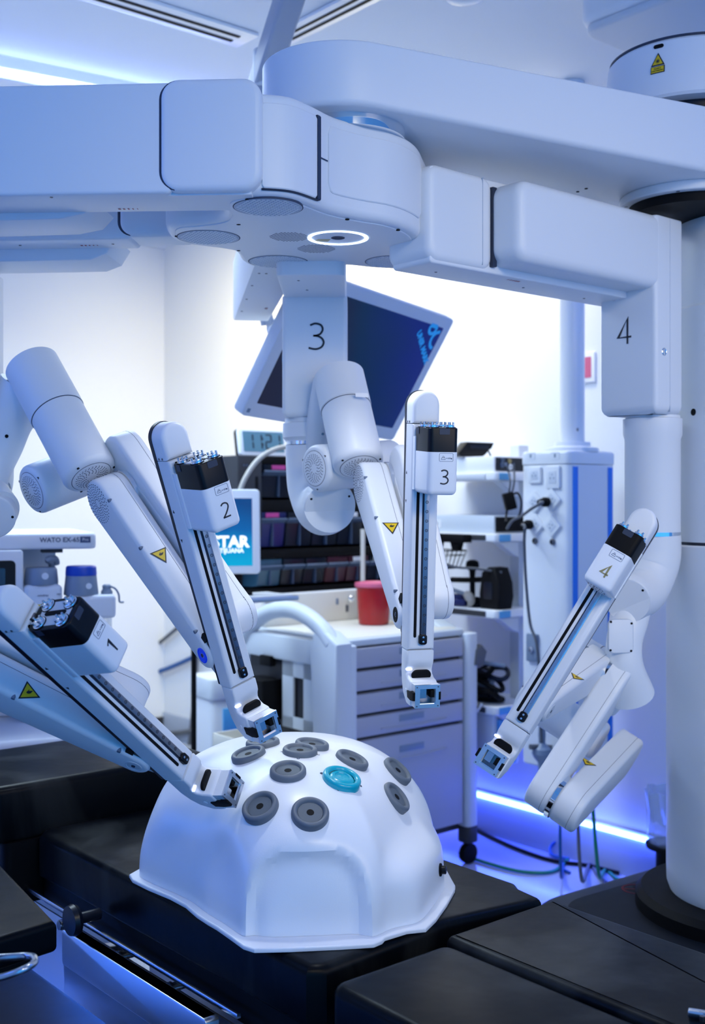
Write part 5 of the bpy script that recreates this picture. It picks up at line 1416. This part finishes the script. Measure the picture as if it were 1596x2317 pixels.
for k, (x, y, s_, m_, lab) in enumerate(((.335, -.012, 1.1, 'navy', 'dark blue folded cloth under the left end of the camera handle'), (.235, .02, .95, 'bin_blue', 'bright blue folded cloth in the middle of the third shelf'), (.155, .035, .8, 'matte_black', 'black folded cloth beside the tall black case'))):
    cl_ = MB(); pts = [(x+.05*s_*cos(q*pi/8)*(1+.2*sin(3*q+k)), y+.035*s_*sin(q*pi/8)*(1+.15*cos(2*q+k))) for q in range(16)]
    cl_.prism(FE, pts, z3+.001, z3+.034*s_, .008, .010, 4)
    cl_.prism(FE, [(x+(p-x)*.7+.008, y+(q-y)*.7) for p, q in pts], z3+.030*s_, z3+.052*s_, .004, .008, 4)
    tag(cl_.build('folded_cloth', m_, base=FE.p(x, y, z3)), lab, 'cloth', 'cloths on the third shelf')
tb = [FE.p(.30, -.05, bz0+.02), FE.p(.16, -.04, z3+.22), FE.p(.06, -.0, z3+.19), FE.p(.0, .06, z3+.175)]
tag(MB().tube([FE.p(.20, -.195, bz0+.05), FE.p(.13, -.12, bz0+.008), FE.p(.07, -.05, z3+.168), FE.p(.0, .03, z3+.152)], .0052, 8, 5).build('sagging_cord', 'cable_grey', base=FE.p(.2, -.1, bz0)), 'thin grey cord sagging from the wire basket to the black case', 'cable')

# bottom shelf: coiled cables
z4 = SZ[3]
cb = thing('cable_bundle', 'heap of dark coiled cables on the bottom equipment shelf', 'cables', FE.p(.18, .03, z4))
cols = ['matte_black', 'navy', 'matte_black', 'cable_grey', 'navy', 'matte_black', 'vapor_grey', 'matte_black', 'navy', 'matte_black']
for k in range(10):
    a0 = k*.7; cx_, cy_ = .17+.05*sin(k*2.1), .04+.02*cos(k*1.7); rx, ry = .14-.012*(k % 4), .055-.003*k
    pts = [FE.p(cx_+rx*cos(a0+q*pi/5), cy_+ry*sin(a0+q*pi/5), z4+.014+.014*k+.022*sin(q*1.3+k)*(k > 1)) for q in range(10)]
    MB().tube(pts, .0105, 8, 3, True).build('cable_loop', cols[k], cb)
MB().box(axis_frame(FE.p(.20, -.035, z4+.12), (D1*.55+UP*.75), D2), -.008, .008, -.03, .03, -.03, .10, r=.004, b=.003).build('flat_connector', 'cable_grey', cb)
MB().tube([FE.p(.30, -.02, z4+.10), FE.p(.20, -.02, z4+.165), FE.p(.08, .0, z4+.17), FE.p(.0, .05, z4+.16)], .009, 8, 5).build('grey_hose', 'vapor_grey', cb)
MB().tube([FE.p(.35, -.045, z4-.05), FE.p(.27, -.06, z4-.075), FE.p(.17, -.06, z4-.07), FE.p(.08, -.05, z4-.035), FE.p(.05, -.034, z4+.01)], .006, 8, 5).build('white_cord', 'cap_white', cb)
ub = thing('hanging_box', 'pale blue box hanging below the bottom equipment shelf', 'box', FE.p(.12, .0, z4-.2))
MB().box(FE, .02, .30, .0, .16, z4-.26, z4-.036, r=.012, b=.01).build('box_body', 'cart_white', ub)
MB().box(FE, .005, .022, .02, .12, z4-.25, z4-.06, b=.004).build('box_end', 'badge_blue', ub)

# wall call panel
ws = thing('wall_call_panel', 'small white wall panel with a pink red strip beside the tower tube', 'wall panel', wallpt(1331, 832, 0))
f = Fr(wallpt(1331, 832, 0), -D1, UP, -D2)
MB().prism(f, rrect(.085, .125, .006), 0, .012, 0, .003).build('frame', 'cap_white', ws)
MB().prism(f, rrect(.052, .085, .004), .011, .0135).build('red_strip', 'pink', ws)

# waste bin and floor cables
wbn = thing('waste_bin', 'white waste bin liner on a black stand beside the robot column', 'bin', onz(1516, 2040, 0))
wp = onz(1516, 2040, 0)
MB().lathe(Fr(wp), [(.075, 0.001), (.075, .02), (.05, .03), (.05, .19), (.085, .20), (.088, .215)], 24).build('stand', 'matte_black', wbn)
bl = MB(); rings = []
for k, (r_, h) in enumerate(((.07, .214), (.080, .24), (.084, .33), (.088, .39), (.093, .415), (.089, .41), (.07, .30))):
    rings.append(bl.ring([(wp.x+(r_+.004*sin(5*q*.26+k))*cos(q*2*pi/24), wp.y+(r_+.004*sin(5*q*.26+k))*sin(q*2*pi/24), h+.006*sin(q*1.9+k)) for q in range(24)]))
for a_, c_ in zip(rings, rings[1:]): bl.bridge(a_, c_)
bl.face(rings[0][::-1])
bl.build('liner', 'clear_plastic', wbn)
def floor_cable(pts, r, m, label, head=()):
    q = [V(p) for p in head]+[onz(x, y, r+.0015) for x, y in pts]
    return tag(MB().tube(q, r, 8, 6).build('floor_cable', m, base=q[-1]), label, 'cable', 'cables near the floor at the back wall')
bz = pz0+.002
floor_cable([(1060, 1868), (1120, 1898), (1180, 1924), (1255, 1948), (1330, 1958), (1400, 1975)], .008, 'matte_black', 'black cable lying along the foot of the back wall')
floor_cable([(1040, 1930), (1100, 1952), (1180, 1972), (1250, 1972), (1285, 1945)], .007, 'cable_green', 'green cable curving across the blue lit floor beside the cart caster')
floor_cable([(1335, 1955), (1352, 1978), (1372, 1998)], .007, 'cable_grey', 'dark cable dropping from the tower bottom down to the floor', (FPd.p(.04, .10, bz), FPd.p(.05, .11, .25), FPd.p(.04, .12, .06)))
floor_cable([(1275, 1950), (1268, 1962), (1290, 1975)], .006, 'cable_blue', 'blue cable dropping from the tower bottom to the floor loop', (FPd.p(.10, .08, bz), FPd.p(.12, .09, .25), FPd.p(.14, .12, .05)))
floor_cable([(1370, 1968), (1392, 1985), (1410, 1995)], .007, 'cable_green', 'green cable dropping from the tower bottom toward the robot deck', (FPd.p(.02, .14, bz), FPd.p(.01, .15, .30), FPd.p(.0, .17, .08)))
pb_ = thing('power_block', 'pale power block lying among the floor cables under the tower', 'power block', onz(1335, 1948, 0))
f = Fr(onz(1335, 1948, 0), -D1, D2, UP)
MB().box(f, -.07, .07, -.04, .04, .001, .075, r=.012, b=.012).build('block', 'clear_plastic', pb_)
MB().tube([f.p(-.07, 0, .03), f.p(-.13, -.03, .06), f.p(-.16, -.06, .03), f.p(-.12, -.09, .012), f.p(-.05, -.07, .010)], .007, 8, 5).build('looped_cord', 'cable_blue', pb_)
